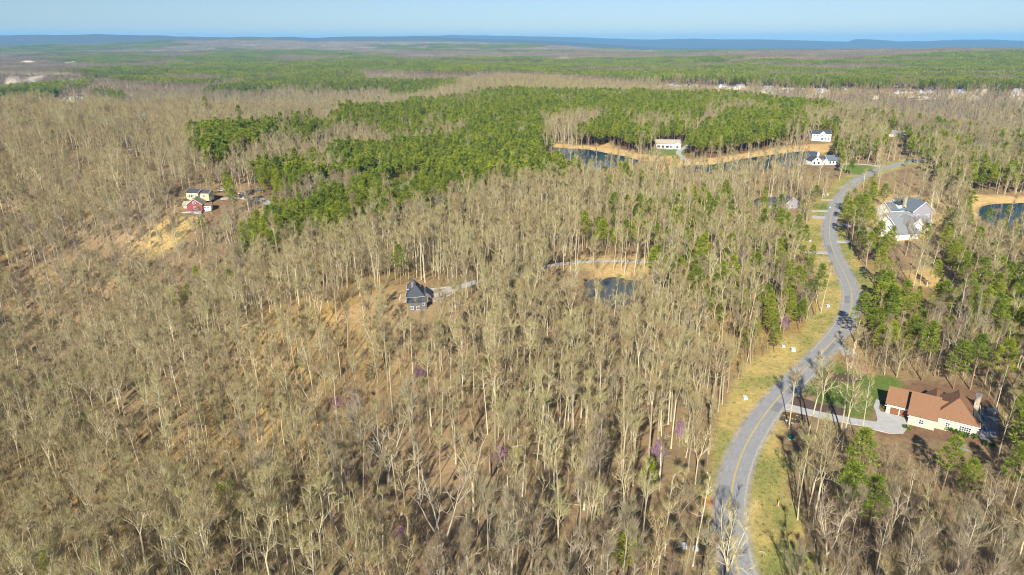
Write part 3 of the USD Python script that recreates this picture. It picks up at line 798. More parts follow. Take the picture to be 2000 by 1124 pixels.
# the farthest hills are wooded: dark and even
paint(ss(rr_, 9000, 11000), (0.10, 0.095, 0.07))
gm = mat("ground_cover", {
    "a": ("attribute", {"attribute": "tint"}), "g": ("geometry", {}),
    "n1": ("noise_texture", {"scale": 0.55, "detail": 8.0, "roughness": 0.72}), "n2": ("noise_texture", {"scale": 0.08, "detail": 4.0, "roughness": 0.6}),
    "r1": ("rgb_ramp", {"ramp": [(0.25, (0.55, 0.55, 0.55)), (0.5, (1.0, 1.0, 1.0)), (0.78, (1.4, 1.38, 1.3))]}),
    "r2": ("rgb_ramp", {"ramp": [(0.3, (0.82, 0.86, 0.9)), (0.7, (1.15, 1.1, 1.05))]}),
    "m1": ("mix_color", {"blend_type": "multiply", "fac": 1.0}), "m2": ("mix_color", {"blend_type": "multiply", "fac": 1.0}),
    "b": ("bump", {"strength": 0.6, "distance": 0.25}),
    "p": ("principled_bsdf", {"roughness": 0.95, "specular_ior_level": 0.1}),
}, [("g.position", "n1.vector"), ("g.position", "n2.vector"), ("n1.fac", "r1.fac"), ("n2.fac", "r2.fac"), ("a.color", "m1.a"), ("r1.color", "m1.b"), ("m1.result", "m2.a"), ("r2.color", "m2.b"), ("m2.result", "p.base_color"), ("n1.fac", "b.height"), ("b.normal", "p.normal")])
gmesh = usdkit.mesh(stage, "/World/ground", (verts, faces), gm, smooth=True)
UsdGeom.PrimvarsAPI(gmesh).CreatePrimvar("tint", Sdf.ValueTypeNames.Color3fArray, "vertex").Set(Vt.Vec3fArray.FromNumpy(np.clip(col, 0, 1).astype(np.float32)))
tag(gmesh, "rolling ground of brown leaf litter, straw grass and clay under the woods", kind="structure")

# ------------------------------------------------------------------ ponds, road, driveways
M_WATER = mat("pond_water", {"g": ("geometry", {}), "n": ("noise_texture", {"scale": 1.3, "detail": 4.0}), "b": ("bump", {"strength": 0.25, "distance": 0.04}),
                             "p": ("principled_bsdf", {"base_color": (0.016, 0.055, 0.10), "roughness": 0.06, "ior": 1.33, "specular_ior_level": 0.6})},
              [("g.position", "n.vector"), ("n.fac", "b.height"), ("b.normal", "p.normal")])
M_MURKY = mat('murky_pond_water', {'g': ('geometry', {}), 'n': ('noise_texture', {'scale': 0.6, 'detail': 4.0}), 'b': ('bump', {'strength': 0.3, 'distance': 0.04}), 'p': ('principled_bsdf', {'base_color': (0.075, 0.085, 0.08), 'roughness': 0.12, 'ior': 1.33})}, [('g.position', 'n.vector'), ('n.fac', 'b.height'), ('b.normal', 'p.normal')])
for (pg, lv, *_), lb in zip(PONDS, ("long dark pond at the edge of the pine stand", "narrow curved pond below the pines beside the white farmhouse", "blue pond beyond the white house at right edge", "small pond among bare trees beside the gravel drive")):
    v2, f2 = trimesh.creation.triangulate_polygon(pg.buffer(0.8), engine="earcut")
    m = usdkit.mesh(stage, number("pond_water"), (np.c_[v2, np.full(len(v2), lv)], f2), M_MURKY if 'small pond' in lb else M_WATER)
    tag(m, lb, "pond", kind="structure")


def ribbon(line, w0, w1, lift, mbuf=None, skirt=0.0):
    """A strip from w0 to w1 metres (to the right of the line), laid on the ground."""
    line = np.asarray(line)
    t = np.gradient(line, axis=0); t /= np.linalg.norm(t, axis=1, keepdims=True)
    nrm = np.stack([t[:, 1], -t[:, 0]], 1)
    cols = [line + nrm * w for w in np.linspace(w0, w1, 5 if abs(w1 - w0) > 2 else 2)]
    mb = mbuf or MB()
    k = len(cols)
    zc_ = terrain(line[:, 0], line[:, 1])
    P = []
    for c in cols:
        z = np.maximum(terrain(c[:, 0], c[:, 1]), zc_ - 0.4)
        P.append(np.c_[c, 0.65 * zc_ + 0.35 * z + lift])
    P = np.stack(P, 1)
    n = len(line)
    v = P.reshape(-1, 3)
    ii, jj = np.meshgrid(np.arange(n - 1), np.arange(k - 1), indexing="ij")
    q = np.stack([ii * k + jj, ii * k + jj + 1, (ii + 1) * k + jj + 1, (ii + 1) * k + jj], -1).reshape(-1, 4)
    mb.add(v, q)
    if skirt:
        for e in (0, k - 1):
            a = P[:, e]; b = a - [0, 0, skirt]
            vv = np.vstack([a, b]); ii = np.arange(n - 1)
            mb.add(vv, np.stack([ii, ii + 1, ii + 1 + n, ii + n], 1))
    return mb


M_ASPHALT = mat("road_asphalt", {"g": ("geometry", {}), "n": ("noise_texture", {"scale": 0.25, "detail": 7.0, "roughness": 0.7}), "n2": ("noise_texture", {"scale": 5.0, "detail": 4.0}),
                                 "r": ("rgb_ramp", {"ramp": [(0.3, (0.30, 0.30, 0.305)), (0.7, (0.385, 0.38, 0.37))]}), "m": ("mix_color", {"blend_type": "multiply", "fac": 0.35}),
                                 "p": ("principled_bsdf", {"roughness": 0.85, "specular_ior_level": 0.3})},
                [("g.position", "n.vector"), ("g.position", "n2.vector"), ("n.fac", "r.fac"), ("r.color", "m.a"), ("n2.fac", "m.b"), ("m.result", "p.base_color")])
M_CONCRETE = plain("pale_concrete", (0.42, 0.41, 0.385), 0.85, 0.12, 0.6)
M_GRAVEL = plain("crushed_gravel", (0.40, 0.385, 0.355), 0.95, 0.22, 1.2)
M_YELLOW = plain("yellow_road_paint", (0.62, 0.44, 0.06), 0.6, 0.12, 1.0)
M_WHITEGRAVEL = plain("pale_gravel_shoulder", (0.37, 0.345, 0.305), 0.95, 0.25, 1.5)
RW = 2.95
road = tag(ribbon(ROAD, -RW, RW, 0.16, skirt=0.5).write(number("road"), M_ASPHALT, smooth=40), "grey asphalt road winding through the woods with a yellow centre line", kind="structure")
M_WORN = plain("worn_asphalt", (0.285, 0.28, 0.275), 0.85, 0.16, 0.35)
wr = MB()
for c_ in (-2.2, -0.95, 0.95, 2.2):
    ribbon(ROAD, c_ - 0.28, c_ + 0.28, 0.168, wr)
tag(wr.write(number("road_wear"), M_WORN), "darker wheel tracks worn along both lanes of the asphalt road", kind="structure")
M_PATCH = plain("patched_asphalt", (0.21, 0.21, 0.215), 0.9, 0.12, 0.6)
pt = MB()
for a_, n_, w0_, w1_ in ((14, 3, -2.6, -0.4), (31, 2, 0.4, 2.7), (47, 4, 0.5, 1.9), (66, 3, -2.7, -0.9), (90, 5, -2.4, -0.5), (118, 4, 0.6, 2.6)):
    ribbon(ROAD[a_:a_ + n_ + 1], w0_, w1_, 0.176, pt)
tag(pt.write(number("road_patch"), M_PATCH), "dark repair patches in the asphalt road", kind="structure")
mk = ribbon(ROAD, -0.17, -0.05, 0.185); ribbon(ROAD, 0.05, 0.17, 0.185, mk)
tag(mk.write(number("road_marking"), M_YELLOW), "double yellow centre line painted along the winding asphalt road", kind="structure")
sh = MB()
for a, b, s in ((0.02, 0.20, 1), (0.24, 0.31, 1), (0.50, 0.64, 1), (0.22, 0.36, -1)):
    n0, n1 = int(a * len(ROAD)), int(b * len(ROAD))
    ribbon(ROAD[n0:n1], s * (RW - 0.3), s * (RW + 0.5), 0.11, sh)
tag(sh.write(number("road_shoulder"), M_WHITEGRAVEL), "pale gravel shoulder along the edges of the asphalt road", kind="structure")
LANE_NAMES = {"brown_drive": "concrete driveway curving from the road to the brown roofed house", "beige_drive": "pale drive past the long house with beige roof", "farm_drive": "concrete drive from the white farmhouse to the road bend", "ridge_drive": "gravel drive from the dark ridge house past the small pond",
              "left_lane_a": "short gravel entrance on the left road side below the tree", "left_lane_b": "wide pale concrete entrance on the left road side", "left_lane_c": "narrow concrete entrance above the wide one", "left_lane_d": "thin concrete entrance by the top of the left verge",
              "right_lane_a": "short concrete entrance on the right road side", "right_lane_b": "shaded concrete drive leading to the white house garages", "right_lane_c": "upper concrete drive leading to the white house", "turnout": "gravel pull off by the road above the lawn", "cul_de_sac": "gravel turning place behind the pine stand",
              "knoll_drive": "gravel parking drive beside the yellow house", "far_lane": "distant pale lane in the bare woods at left", "left_ridge_lane": "pale lane to the white houses on the far left ridge"}
for k_, (ln, w, m) in LANES.items():
    if len(ln) < 8:
        d_ = np.r_[0, np.cumsum(np.linalg.norm(np.diff(ln, axis=0), axis=1))]
        tq = np.linspace(0, d_[-1], max(8, int(d_[-1] / 2.5)))
        ln = np.stack([np.interp(tq, d_, ln[:, 0]), np.interp(tq, d_, ln[:, 1])], 1)
    tag(ribbon(ln, -w / 2, w / 2, 0.12, skirt=0.4).write(number("driveway" if m == "concrete" else "gravel_drive"), M_CONCRETE if m == "concrete" else M_GRAVEL, smooth=40), LANE_NAMES[k_], kind="structure")
# ------------------------------------------------------------------ the woods
def kinds_for(x, y, rng):
    """0 nothing, 1 bare, 2 pine."""
    k = np.ones(len(x), int)
    u = rng.uniform(size=len(x))
    for a, s in MIXED:
        m = inside(a, x, y)
        clump = np.clip(s * (1 + 2.2 * fb(x, y, 38, 2, 81)), 0, 1)
        k[m & (u < clump)] = 2
    qx, qy = x + 34 * fb(x, y, 22, 2, 201), y + 34 * fb(x, y, 22, 2, 202)
    pin = inside(PINE_U, qx, qy)
    gaps = fb(x, y, 75, 3, 83) > 0.19
    k[pin] = np.where(gaps[pin] & (u[pin] < 0.7), 1, np.where(u[pin] < 0.97, 2, 1))
    stray = ~pin & (u < 0.004)
    k[stray] = 2
    k[inside(CLEAR, x, y)] = 0
    th = inside(THIN, x, y)
    k[th & (u < 0.6)] = 0
    br = inside(BRUSH_U, x, y)
    k[br & (u < np.where(x > 60, 0.72, 0.8)) & (k == 1)] = 0
    k[inside(GLADE_U, x, y) & (k == 1) & (u < 0.5)] = 0
    hole = fb(x, y, 34, 2, 87) > 0.26
    k[hole & (k == 1) & (u < 0.6)] = 0
    return k


def density_left(x, y):
    return ss(-x, 20, 160)


NEAR_R, MID_R, FAR_R = 470.0, 1750.0, 8200.0
# canopy, near and middle distance
X1, Y1, rng = grid(5.1, 55, MID_R, 7)
K1 = kinds_for(X1, Y1, rng)
Xp, Yp, rng2 = grid(4.9, 90, MID_R, 8)           # plantation pines stand closer
Kp = kinds_for(Xp, Yp, rng2); pin_ = inside(PINE_U, Xp + 34 * fb(Xp, Yp, 22, 2, 201), Yp + 34 * fb(Xp, Yp, 22, 2, 202))
K1[in_the_way(X1, Y1, terrain(X1, Y1), 20.0, rng)] = 0
Kp[in_the_way(Xp, Yp, terrain(Xp, Yp), 17.0, rng2, False)] = 0
keep_p = (Kp == 2) & pin_
K1[(K1 == 2) & inside(PINE_U, X1 + 34 * fb(X1, Y1, 22, 2, 201), Y1 + 34 * fb(X1, Y1, 22, 2, 202))] = 0
bx, by = X1[K1 == 1], Y1[K1 == 1]
px_, py_ = np.r_[X1[K1 == 2], Xp[keep_p]], np.r_[Y1[K1 == 2], Yp[keep_p]]

# trees one can point to: traced one by one
HERO_BARE = [  # foot in pixels, kind number, scale, what it looks like
    (866, 1122, 15, 1.1, "large pale leafless tree with wide twisting limbs at bottom centre"), (1298, 1086, 7, 1.1, "slim leafless tree standing left of the straw verge near the utility boxes"), (1353, 1106, 8, 1.05, "slender white trunked tree between the two grey boxes beside the road"),
    (1416, 1165, 4, 1.0, "leafless tree with spreading crown overhanging the road at the bottom"), (1588, 1047, 3, 1.15, "tall white trunked leafless tree at the edge of the green verge"), (1558, 1016, 2, 1.0, "grey leafless tree just left of the tall white one by the verge"),
    (1882, 1140, 17, 0.85, "broad leafless tree with fine crown at lower right corner"), (1575, 868, 1, 0.92, "white barked leafless tree beside the driveway, the left of two"), (1590, 872, 1, 1.0, "white barked leafless tree beside the driveway, the right of two"),
    (1645, 880, 3, 1.0, "multi stemmed white birch like tree below the driveway"), (1603, 612, 8, 0.95, "tall bare leaning trunk standing alone in the straw verge by the bend"), (1594, 594, 7, 0.8, "thin leafless tree next to the leaning trunk by the road bend"),
    (1386, 815, 3, 1.0, "white leafless tree at the wood's edge above the first grey box"), (1440, 690, 5, 1.0, "white leafless tree with many level branches in the wood left of the road"), (1950, 770, 2, 1.0, "leafless white tree right of the stone chimney"), (1948, 905, 2, 0.95, "leafless pale tree behind the patio at the far right"),
    (925, 1000, 17, 1.0, "big grey forked tree with thick limbs in the lower central wood"), (1040, 1080, 17, 0.9, "dark limbed spreading tree near the bottom, left of the small pine"), (760, 970, 16, 0.9, "pale forked tree with long arms over orange leaf litter"),
    (620, 830, 16, 0.7, "pale crooked leafless tree above the purple blossom on the slope"), (1680, 500, 7, 0.9, "tall white trunk among pines below the white house"), (1810, 560, 8, 0.9, "pale slim tree standing over the straw clearing at right")]
HERO_PINE = [(1222, 1142, 2, 0.8, "small bushy green pine at the bottom edge right of centre"), (1645, 1052, 2, 1.1, "bushy bright green pine beside the verge at lower right"), (1690, 1045, 2, 0.9, "smaller green pine touching the bushy one at lower right"), (1668, 952, 2, 0.95, "round pale green pine above the bushy pair"),
             (392, 838, 2, 0.42, "single small dark green conifer on the left slope"), (345, 622, 0, 0.8, "green pine on the left slope, the lowest of a trio"), (372, 610, 3, 0.7, "green pine on the left slope, right one of a trio"), (388, 578, 1, 0.75, "green pine on the left slope, upper one of a trio"),
             (1512, 688, 2, 0.55, "small green pine by the pair of grey boxes"), (1562, 632, 2, 0.6, "rounded young pine at the verge edge by the road bend"), (1455, 692, 2, 0.42, "tiny pine under the white leafless tree left of the road"), (1552, 596, 3, 0.85, "dense pine left of the leaning trunk"),
             (1556, 500, 0, 0.7, "green pine beside the left gravel entrance"), (1566, 520, 2, 0.6, "lower green pine beside the left gravel entrance"), (1728, 655, 3, 1.0, "large pine casting shade over the road bend"), (1712, 640, 0, 0.95, "pine at the bend, left of the largest one"), (1752, 655, 1, 1.0, "tall pine right of the shady bend"), (1732, 560, 2, 0.7, "lone bushy pine above the shady bend"),
             (1862, 760, 2, 0.95, "bright pine behind the brown roof, left of the chimney"), (1895, 762, 3, 0.95, "bright pine behind the brown roof beside the chimney"), (1975, 880, 2, 0.95, "dark pine right of the patio"), (1985, 930, 3, 1.0, "dark green pine below the patio at right edge"), (1840, 960, 0, 0.8, "green pine among brush below the brown house"), (1880, 990, 2, 0.75, "green pine in shade at lower right"),
             (1690, 470, 3, 0.95, "bright roadside pine left of the white house"), (1680, 440, 0, 1.0, "bright roadside pine in the row, second from the white house drive"), (1700, 420, 1, 1.0, "tall bright pine in the roadside row"), (1695, 398, 2, 1.05, "topmost bright pine of the roadside row"), (1722, 405, 2, 0.9, "pine behind the roadside row near the grey roofs"), (1703, 500, 2, 0.85, "pine below the grey garage roof"), (1845, 455, 2, 0.8, "round pine right of the white gables"), (1800, 500, 3, 0.85, "pine in front of the white gables"), (1730, 515, 0, 0.85, "pine in front of the lowest grey roof"),
             (1650, 322, 2, 0.85, "dark bushy pine beside the white farmhouse"), (1768, 327, 2, 0.45, "young pine hiding the far end of the road"), (1590, 400, 2, 0.75, "green pine beside the dark roofed house"), (1490, 424, 2, 0.55, "bushy pine in front of the dark roofed house"), (1508, 428, 3, 0.5, "second bushy pine in front of the dark roofed house"), (1566, 422, 2, 0.6, "bushy pine right of the dark roofed house")]
HERO_RED = [(1326, 872, "pink flowering redbud at the wood edge right of centre"), (1283, 912, "purple flowering redbud in shade below the pink one"), (692, 815, "purple flowering redbud in the brown brush, right one of two"), (658, 818, "purple flowering redbud in the brown brush, left one of two"), (788, 1085, "purple redbud in the olive brush at the bottom"), (818, 755, "small purple redbud above the dark glade"), (972, 925, "small purple redbud under the central trees"), (1530, 655, "faint pink redbud left of the leaning trunk's verge")]
taken = []
rg = np.random.default_rng(4)
for u, v, k, s, lb in HERO_BARE:
    q = at(u, v); taken.append(q[:2])
    place_plant("bare_tree", CLS_BARE[k if k < 15 else k + NB], lb, "tree", q[0], q[1], rg.uniform(0, 360), s)
for u, v, k, s, lb in HERO_PINE:
    q = at(u, v); taken.append(q[:2])
    place_plant("pine_tree", CLS_PINE[k], lb, "pine tree", q[0], q[1], rg.uniform(0, 360), (s * 1.12, s * 1.12, s))
for u, v, lb in HERO_RED:
    q = at(u, v)
    place_plant("redbud_tree", CLS_RED, lb, "redbud tree", q[0], q[1], rg.uniform(0, 360), 1.0)
taken = np.array(taken)


def apart(x, y, d=3.5):
    return np.min(np.hypot(x[:, None] - taken[None, :, 0], y[:, None] - taken[None, :, 1]), 1) > d


gi = np.array([at(a, b)[:2] for a, b in ((866, 1122), (925, 1000), (760, 970), (1040, 1080))])
k = apart(bx, by) & (np.min(np.hypot(bx[:, None] - gi[None, :, 0], by[:, None] - gi[None, :, 1]), 1) > 6.5)
bx, by = bx[k], by[k]
k = apart(px_, py_); px_, py_ = px_[k], py_[k]
# which kind each bare tree is: broad crowns on the left slope, tall straight stems in the middle
rk = np.random.default_rng(5)
lf = density_left(bx, by)
u = rk.uniform(size=len(bx)); v = rk.uniform(size=len(bx))
bk = np.where(u < 0.22 + 0.45 * lf, np.array([4, 5, 6, 11, 12])[(v * 5).astype(int)], np.where(u < 0.82, np.array([0, 1, 2, 3, 9, 10, 13])[(v * 7).astype(int)], np.array([7, 8, 14])[(v * 3).astype(int)]))
bs = rk.uniform(0.68, 1.1, len(bx)) * (1 - 0.12 * lf)
edge = shapely.distance(road_line, shapely.points(bx, by)) < 16
bs[edge] *= 0.8
bs[inside(BRUSH_U, bx, by) & (bx > 60)] *= 0.8
dusky = fb(bx, by, 70, 3, 301) + 0.16 * ss((bx - 385) * 0.972 + (by - 1100) * 0.238, -20, 80) * (by > 500) + 0.12 * ss(-bx, 250, 700) + rk.normal(0, 0.10, len(bx))
bk = np.where(dusky > 0.17, bk + NB, bk)
brz = rk.uniform(0, 6.283, len(bx))
ps = rk.uniform(0.7, 1.12, len(px_)); prz = rk.uniform(0, 6.283, len(px_)); pk = rk.integers(0, 4, len(px_))
mixed_p = ~inside(PINE_U, px_, py_)
ps[mixed_p] *= rk.uniform(0.65, 1.08, mixed_p.sum())
bz, pz = terrain(bx, by), terrain(px_, py_)
bd, pd = np.hypot(bx, by), np.hypot(px_, py_)

PLACE = [("on the left slope", lambda u, v: u < 640), ("in the lower central wood", lambda u, v: (v > 760) & (u < 1400)), ("in the wood left of the road", lambda u, v: u < 1620), ("in the brush below the brown house", lambda u, v: v > 860), ("in the wood right of the road", lambda u, v: u < 9999)]
LOOKS = {"tall": "tall straight leafless tree with narrow grey crown", "broad": "leafless tree with broad spreading grey crown", "slim": "slender leafless tree with pale trunk and small crown"}
N_IND = 270
order = np.argsort(bd)
uu, vv, _ = project(bx, by, bz + 12)
u0, v0, _ = project(bx, by, bz + 6)
infr = (uu > 10) & (uu < 1990) & (v0 < 1118)
ind = [i for i in order if infr[i]][:N_IND]
MARKS = [(808, 575, "the dark ridge house"), (675, 812, "the two purple redbuds"), (850, 985, "the big twisting pale tree"), (774, 1003, "the two flat boulders"), (1222, 1112, "the small bottom edge pine"), (1347, 1066, "the two grey roadside boxes"), (1326, 845, "the pink redbud"), (1425, 960, "the lower road bend"),
         (1455, 778, "the box by the clay ditch"), (1540, 682, "the pair of verge boxes"), (1604, 585, "the leaning bare trunk"), (1820, 800, "the brown roofed house"), (1519, 985, "the orange marker post"), (1655, 1000, "the bushy pine pair"), (392, 820, "the lone slope conifer"), (365, 600, "the slope pine trio"), (1200, 562, "the small wooded pond"),
         (330, 460, "the straw knoll"), (1000, 900, "the central log"), (560, 905, "the slope log"), (20, 1100, "the lower left corner"), (300, 1110, "the lower left edge"), (560, 1100, "the bottom edge brush"), (1100, 700, "the central tall stems"), (1480, 1000, "the straw verge"), (1690, 560, "the shady road bend"), (1640, 740, "the oval flower bed"), (1960, 1090, "the lower right corner"), (1775, 428, "the white gabled house"), (150, 800, "the left edge thicket")]
DIRS = ["right of", "upper right of", "above", "upper left of", "left of", "lower left of", "below", "lower right of"]


def where_is(u, v):
    d = [math.hypot(u - a, v - b) for a, b, _ in MARKS]
    i = int(np.argmin(d)); a, b, n = MARKS[i]
    k = int(round(math.degrees(math.atan2(b - v, u - a)) / 45)) % 8
    return ("close " if d[i] < 40 else "" if d[i] < 85 else "farther " if d[i] < 150 else "well away ") + DIRS[k] + " " + n


for i in ind:
    pl = next(n for n, f in PLACE if f(uu[i], vv[i]))
    kd = SPECS[bk[i] % NB][0]
    size = "small" if bs[i] < 0.78 else "large" if bs[i] > 1.0 else "mid sized"
    look = {"tall": "straight", "broad": "spreading", "slim": "slender pale"}[kd] + (" brownish" if bk[i] >= NB else "") + " leafless tree"
    place_plant("bare_tree", CLS_BARE[bk[i]], f"{size} {look} {where_is(uu[i], vv[i])}", "tree", bx[i], by[i], math.degrees(brz[i]), bs[i], group=f"{kd} bare trees {pl}", z=float(bz[i]))
rest = np.ones(len(bx), bool); rest[ind] = False
n_ = rest & (bd < NEAR_R); f_ = rest & (bd >= NEAR_R)
order = np.argsort(pd)
uu, vv, _ = project(px_, py_, pz + 10)
indp = [i for i in order if 0 < uu[i] < 2000 and vv[i] < 1110][:250]
PMARKS = [(640, 440, "the near edge of the pine stand"), (500, 460, "the stand's left tip"), (780, 368, "the grey roof in the stand"), (860, 390, "the stand's lower right edge"), (1000, 350, "the stand's right foot"), (1715, 600, "the shady road bend"), (1690, 440, "the roadside pine row"), (1800, 470, "the white gabled house"), (1880, 740, "the brown roof's chimney"), (1960, 880, "the patio"),
          (1250, 450, "the gravel drive"), (1400, 450, "the bare trunks above the drive"), (1520, 500, "the left gravel entrance"), (1480, 640, "the white level branched tree"), (1552, 580, "the leaning bare trunk"), (1850, 560, "the straw clearing at right"), (1950, 440, "the right edge pond"), (1980, 600, "the right edge"), (1750, 1000, "the bushy verge pines"), (365, 590, "the slope pine trio"), (1300, 560, "the small wooded pond"), (1920, 670, "the wood behind the brown house"), (1330, 960, "the lower straw verge"), (900, 800, "the central wood")]


def where_is_pine(u, v):
    global MARKS
    keep, MARKS = MARKS, PMARKS
    try:
        return where_is(u, v)
    finally:
        MARKS = keep


for i in indp:
    if uu[i] > 1640: pl, gp = "in the mixed wood right of the road", "pines right of the road"
    elif uu[i] > 1100: pl, gp = "among bare trunks left of the road", "pines left of the road"
    elif uu[i] < 470: pl, gp = "scattered on the left slope", "pines on the left slope"
    else: pl, gp = "at the near edge of the dark pine stand", "pines at the near edge of the stand"
    place_plant("pine_tree", CLS_PINE[pk[i]], f"{'small' if ps[i] < 0.75 else 'large' if ps[i] > 1.0 else 'mid sized'} green pine {where_is_pine(uu[i], vv[i])}", "pine tree", px_[i], py_[i], math.degrees(prz[i]), ps[i], group=gp, z=float(pz[i]))
restp = np.ones(len(px_), bool); restp[indp] = False
np_, fp_ = restp & (pd < NEAR_R), restp & (pd >= NEAR_R)
pos = lambda x, y, z, m: np.stack([x, y, z], 1)[m]
scatter("bare_woods", "mass of grey leafless hardwood trees covering the nearer slopes", BARE, (M_WOOD, M_TWIG), pos(bx, by, bz, n_), bk[n_], brz[n_], bs[n_])
scatter("far_bare_woods", "distant mass of leafless hardwood trees in the middle distance", BARE_FAR, (M_WOOD, M_TWIG), pos(bx, by, bz, f_), bk[f_], brz[f_], bs[f_])
scatter("pine_woods", "mass of green pines behind the nearest ones", PINES, (M_WOOD, M_NEEDLE), pos(px_, py_, pz, np_), pk[np_], prz[np_], ps[np_], parts=("wood", "needles"))
scatter("far_pine_woods", "green pine plantation crowns in the middle distance", PINES_FAR, (M_WOOD, M_NEEDLE), pos(px_, py_, pz, fp_), pk[fp_], prz[fp_], ps[fp_], parts=("wood", "needles"))
print("bare", len(ind), n_.sum(), f_.sum(), "pine", len(indp), np_.sum(), fp_.sum())

# undergrowth
xs, ys, rs = grid(3.1, 55, 560, 17)
ks = ~inside(CLEAR, xs, ys) & ~inside(PINE_U, xs, ys) & ((fb(xs, ys, 25, 2, 91) > -0.06) | inside(BRUSH_U, xs, ys)) & ~(inside(THIN, xs, ys) & (rs.uniform(size=len(xs)) < 0.7))
ks &= ~(inside(GLADE_U, xs, ys) & (rs.uniform(size=len(xs)) < 0.85)) & ((rs.uniform(size=len(xs)) < 0.75) | (xs < -40) | inside(BRUSH_U, xs, ys))
xs, ys = xs[ks], ys[ks]
sk = rs.integers(0, 5, len(xs)); sc = rs.uniform(0.6, 1.15, len(xs))
xb, yb, rb = grid(1.9, 55, 420, 18)
kb = inside(BRUSH_U, xb, yb) & ~inside(CLEAR, xb, yb); xb, yb = xb[kb], yb[kb]
skb = rb.integers(2, 5, len(xb)); scb = rb.uniform(0.45, 0.95, len(xb))
xs, ys, sk, sc = np.r_[xs, xb], np.r_[ys, yb], np.r_[sk, skb], np.r_[sc, scb]
scatter("undergrowth", "thin brown saplings and brush under the leafless trees", SAPS, (M_WOOD, M_TWIG), np.stack([xs, ys, terrain(xs, ys)], 1), sk, rs.uniform(0, 6.283, len(xs)), sc)
print("saplings", len(xs))

# ------------------------------------------------------------------ distant forest in patches that follow the land
def wood_patch(seed, size, n, pine, coarse=1.0):
    rng = np.random.default_rng(seed)
    T, G = MB(), MB()
    x, y = rng.uniform(-size / 2, size / 2, (2, n))
    h = rng.uniform(15, 21, n) if pine else rng.uniform(13, 20, n)
    foot = np.stack([x, y, np.full(n, -3.0)], 1)
    if not pine:
        blades(T, foot, np.stack([rng.normal(0, 0.04, n), rng.normal(0, 0.04, n), np.ones(n)], 1), h + 3, 0.55 * coarse, rng, np.array(BARK))
    else:
        blades(T, foot, np.stack([rng.normal(0, 0.01, n), rng.normal(0, 0.01, n), np.ones(n)], 1), h + 3, 0.5 * coarse, rng, np.array(PBARK))
    m = int((13 if pine else 9) / coarse)
    i = np.repeat(np.arange(n), m)
    q = rng.uniform(0, 1, n * m)
    rad = (2.6 if pine else 3.0) * np.sqrt(rng.uniform(0, 1, n * m)) * (1 - 0.75 * q if pine else np.sin(np.pi * (0.25 + 0.7 * q)))
    a = rng.uniform(0, 6.283, n * m)
    b = 0.5 if pine else 0.42
    p = np.stack([x[i] + rad * np.cos(a), y[i] + rad * np.sin(a), h[i] * (b + (0.92 - b) * q)], 1)
    d = np.stack([np.cos(a) * 0.7, np.sin(a) * 0.7, np.full(n * m, 0.8)], 1) + rng.normal(0, 0.3, (n * m, 3))
    c = (np.array(NEEDLE) * 0.85 if pine else np.array((0.19, 0.15, 0.115))) * (rng.uniform(0.75, 1.25, n)[i] * rng.uniform(0.85, 1.15, n * m))[:, None]
    blades(G, p, d, rng.uniform(2.0, 3.2, n * m) * coarse ** 0.5, (1.5 if pine else 0.55) * coarse, rng, c)
    return T, G


def patches(cell, r0, r1, seed):
    x, y, rg_ = grid(cell, r0, r1, seed, jitter=0.3, half=42)
    x_ = x; y_ = y
    e = 20.0
    zx = (terrain(x_ + e, y_) - terrain(x_ - e, y_)) / (2 * e); zy = (terrain(x_, y_ + e) - terrain(x_, y_ - e)) / (2 * e)
    up = np.stack([-zx, -zy, np.ones(len(x_))], 1); up /= np.linalg.norm(up, axis=1, keepdims=True)
    pin = inside(PINE_U, x_, y_)
    far = ss(fb(x_, y_, 900, 3, 95), 0.02, 0.12) * (np.hypot(x_, y_) > 5000)
    pin = np.where(np.hypot(x_, y_) < 5200, pin & (fb(x_ * 0.3, y_, 110, 3, 97) < 0.07), far > 0.5)
    clear = inside(CLEAR, x_, y_)
    return x_[~clear], y_[~clear], terrain(x_, y_)[~clear], up[~clear], pin[~clear], rg_


for tag_, cell, r0, r1, n, co, sd in (("", 30.0, MID_R, 3000.0, 26, 1.0, 31), ("", 62.0, 3000.0, 5600.0, 90, 1.5, 32), ("", 125.0, 5600.0, FAR_R, 200, 2.4, 33)):
    x, y, z, up, pin, rg_ = patches(cell, r0, r1, sd)
    rz = rg_.uniform(0, 6.283, len(x)); sc = np.ones(len(x)); wk = rg_.integers(0, 4, len(x))
    for pine, nm, lb in ((False, "distant_bare_woods", "hazy far woods of leafless trees"), (True, "distant_pine_woods", "hazy far green pine plantations")):
        m = pin == pine
        where = {31: "beyond the middle stands", 32: "on the plateau below the hills", 33: "near the horizon hills"}[sd]
        scatter(nm, f"{lb} {where}", [wood_patch(sd * 10 + k_ + 5 * pine, cell * 1.12, int(n * (1.35 if pine else 1)), pine, co) for k_ in range(4)], (M_WOOD, M_NEEDLE if pine else M_TWIG), np.stack([x, y, z], 1)[m], wk[m], rz[m], sc[m], up[m], parts=("wood", "needles" if pine else "twigs"))
        print("patch", sd, pine, m.sum())
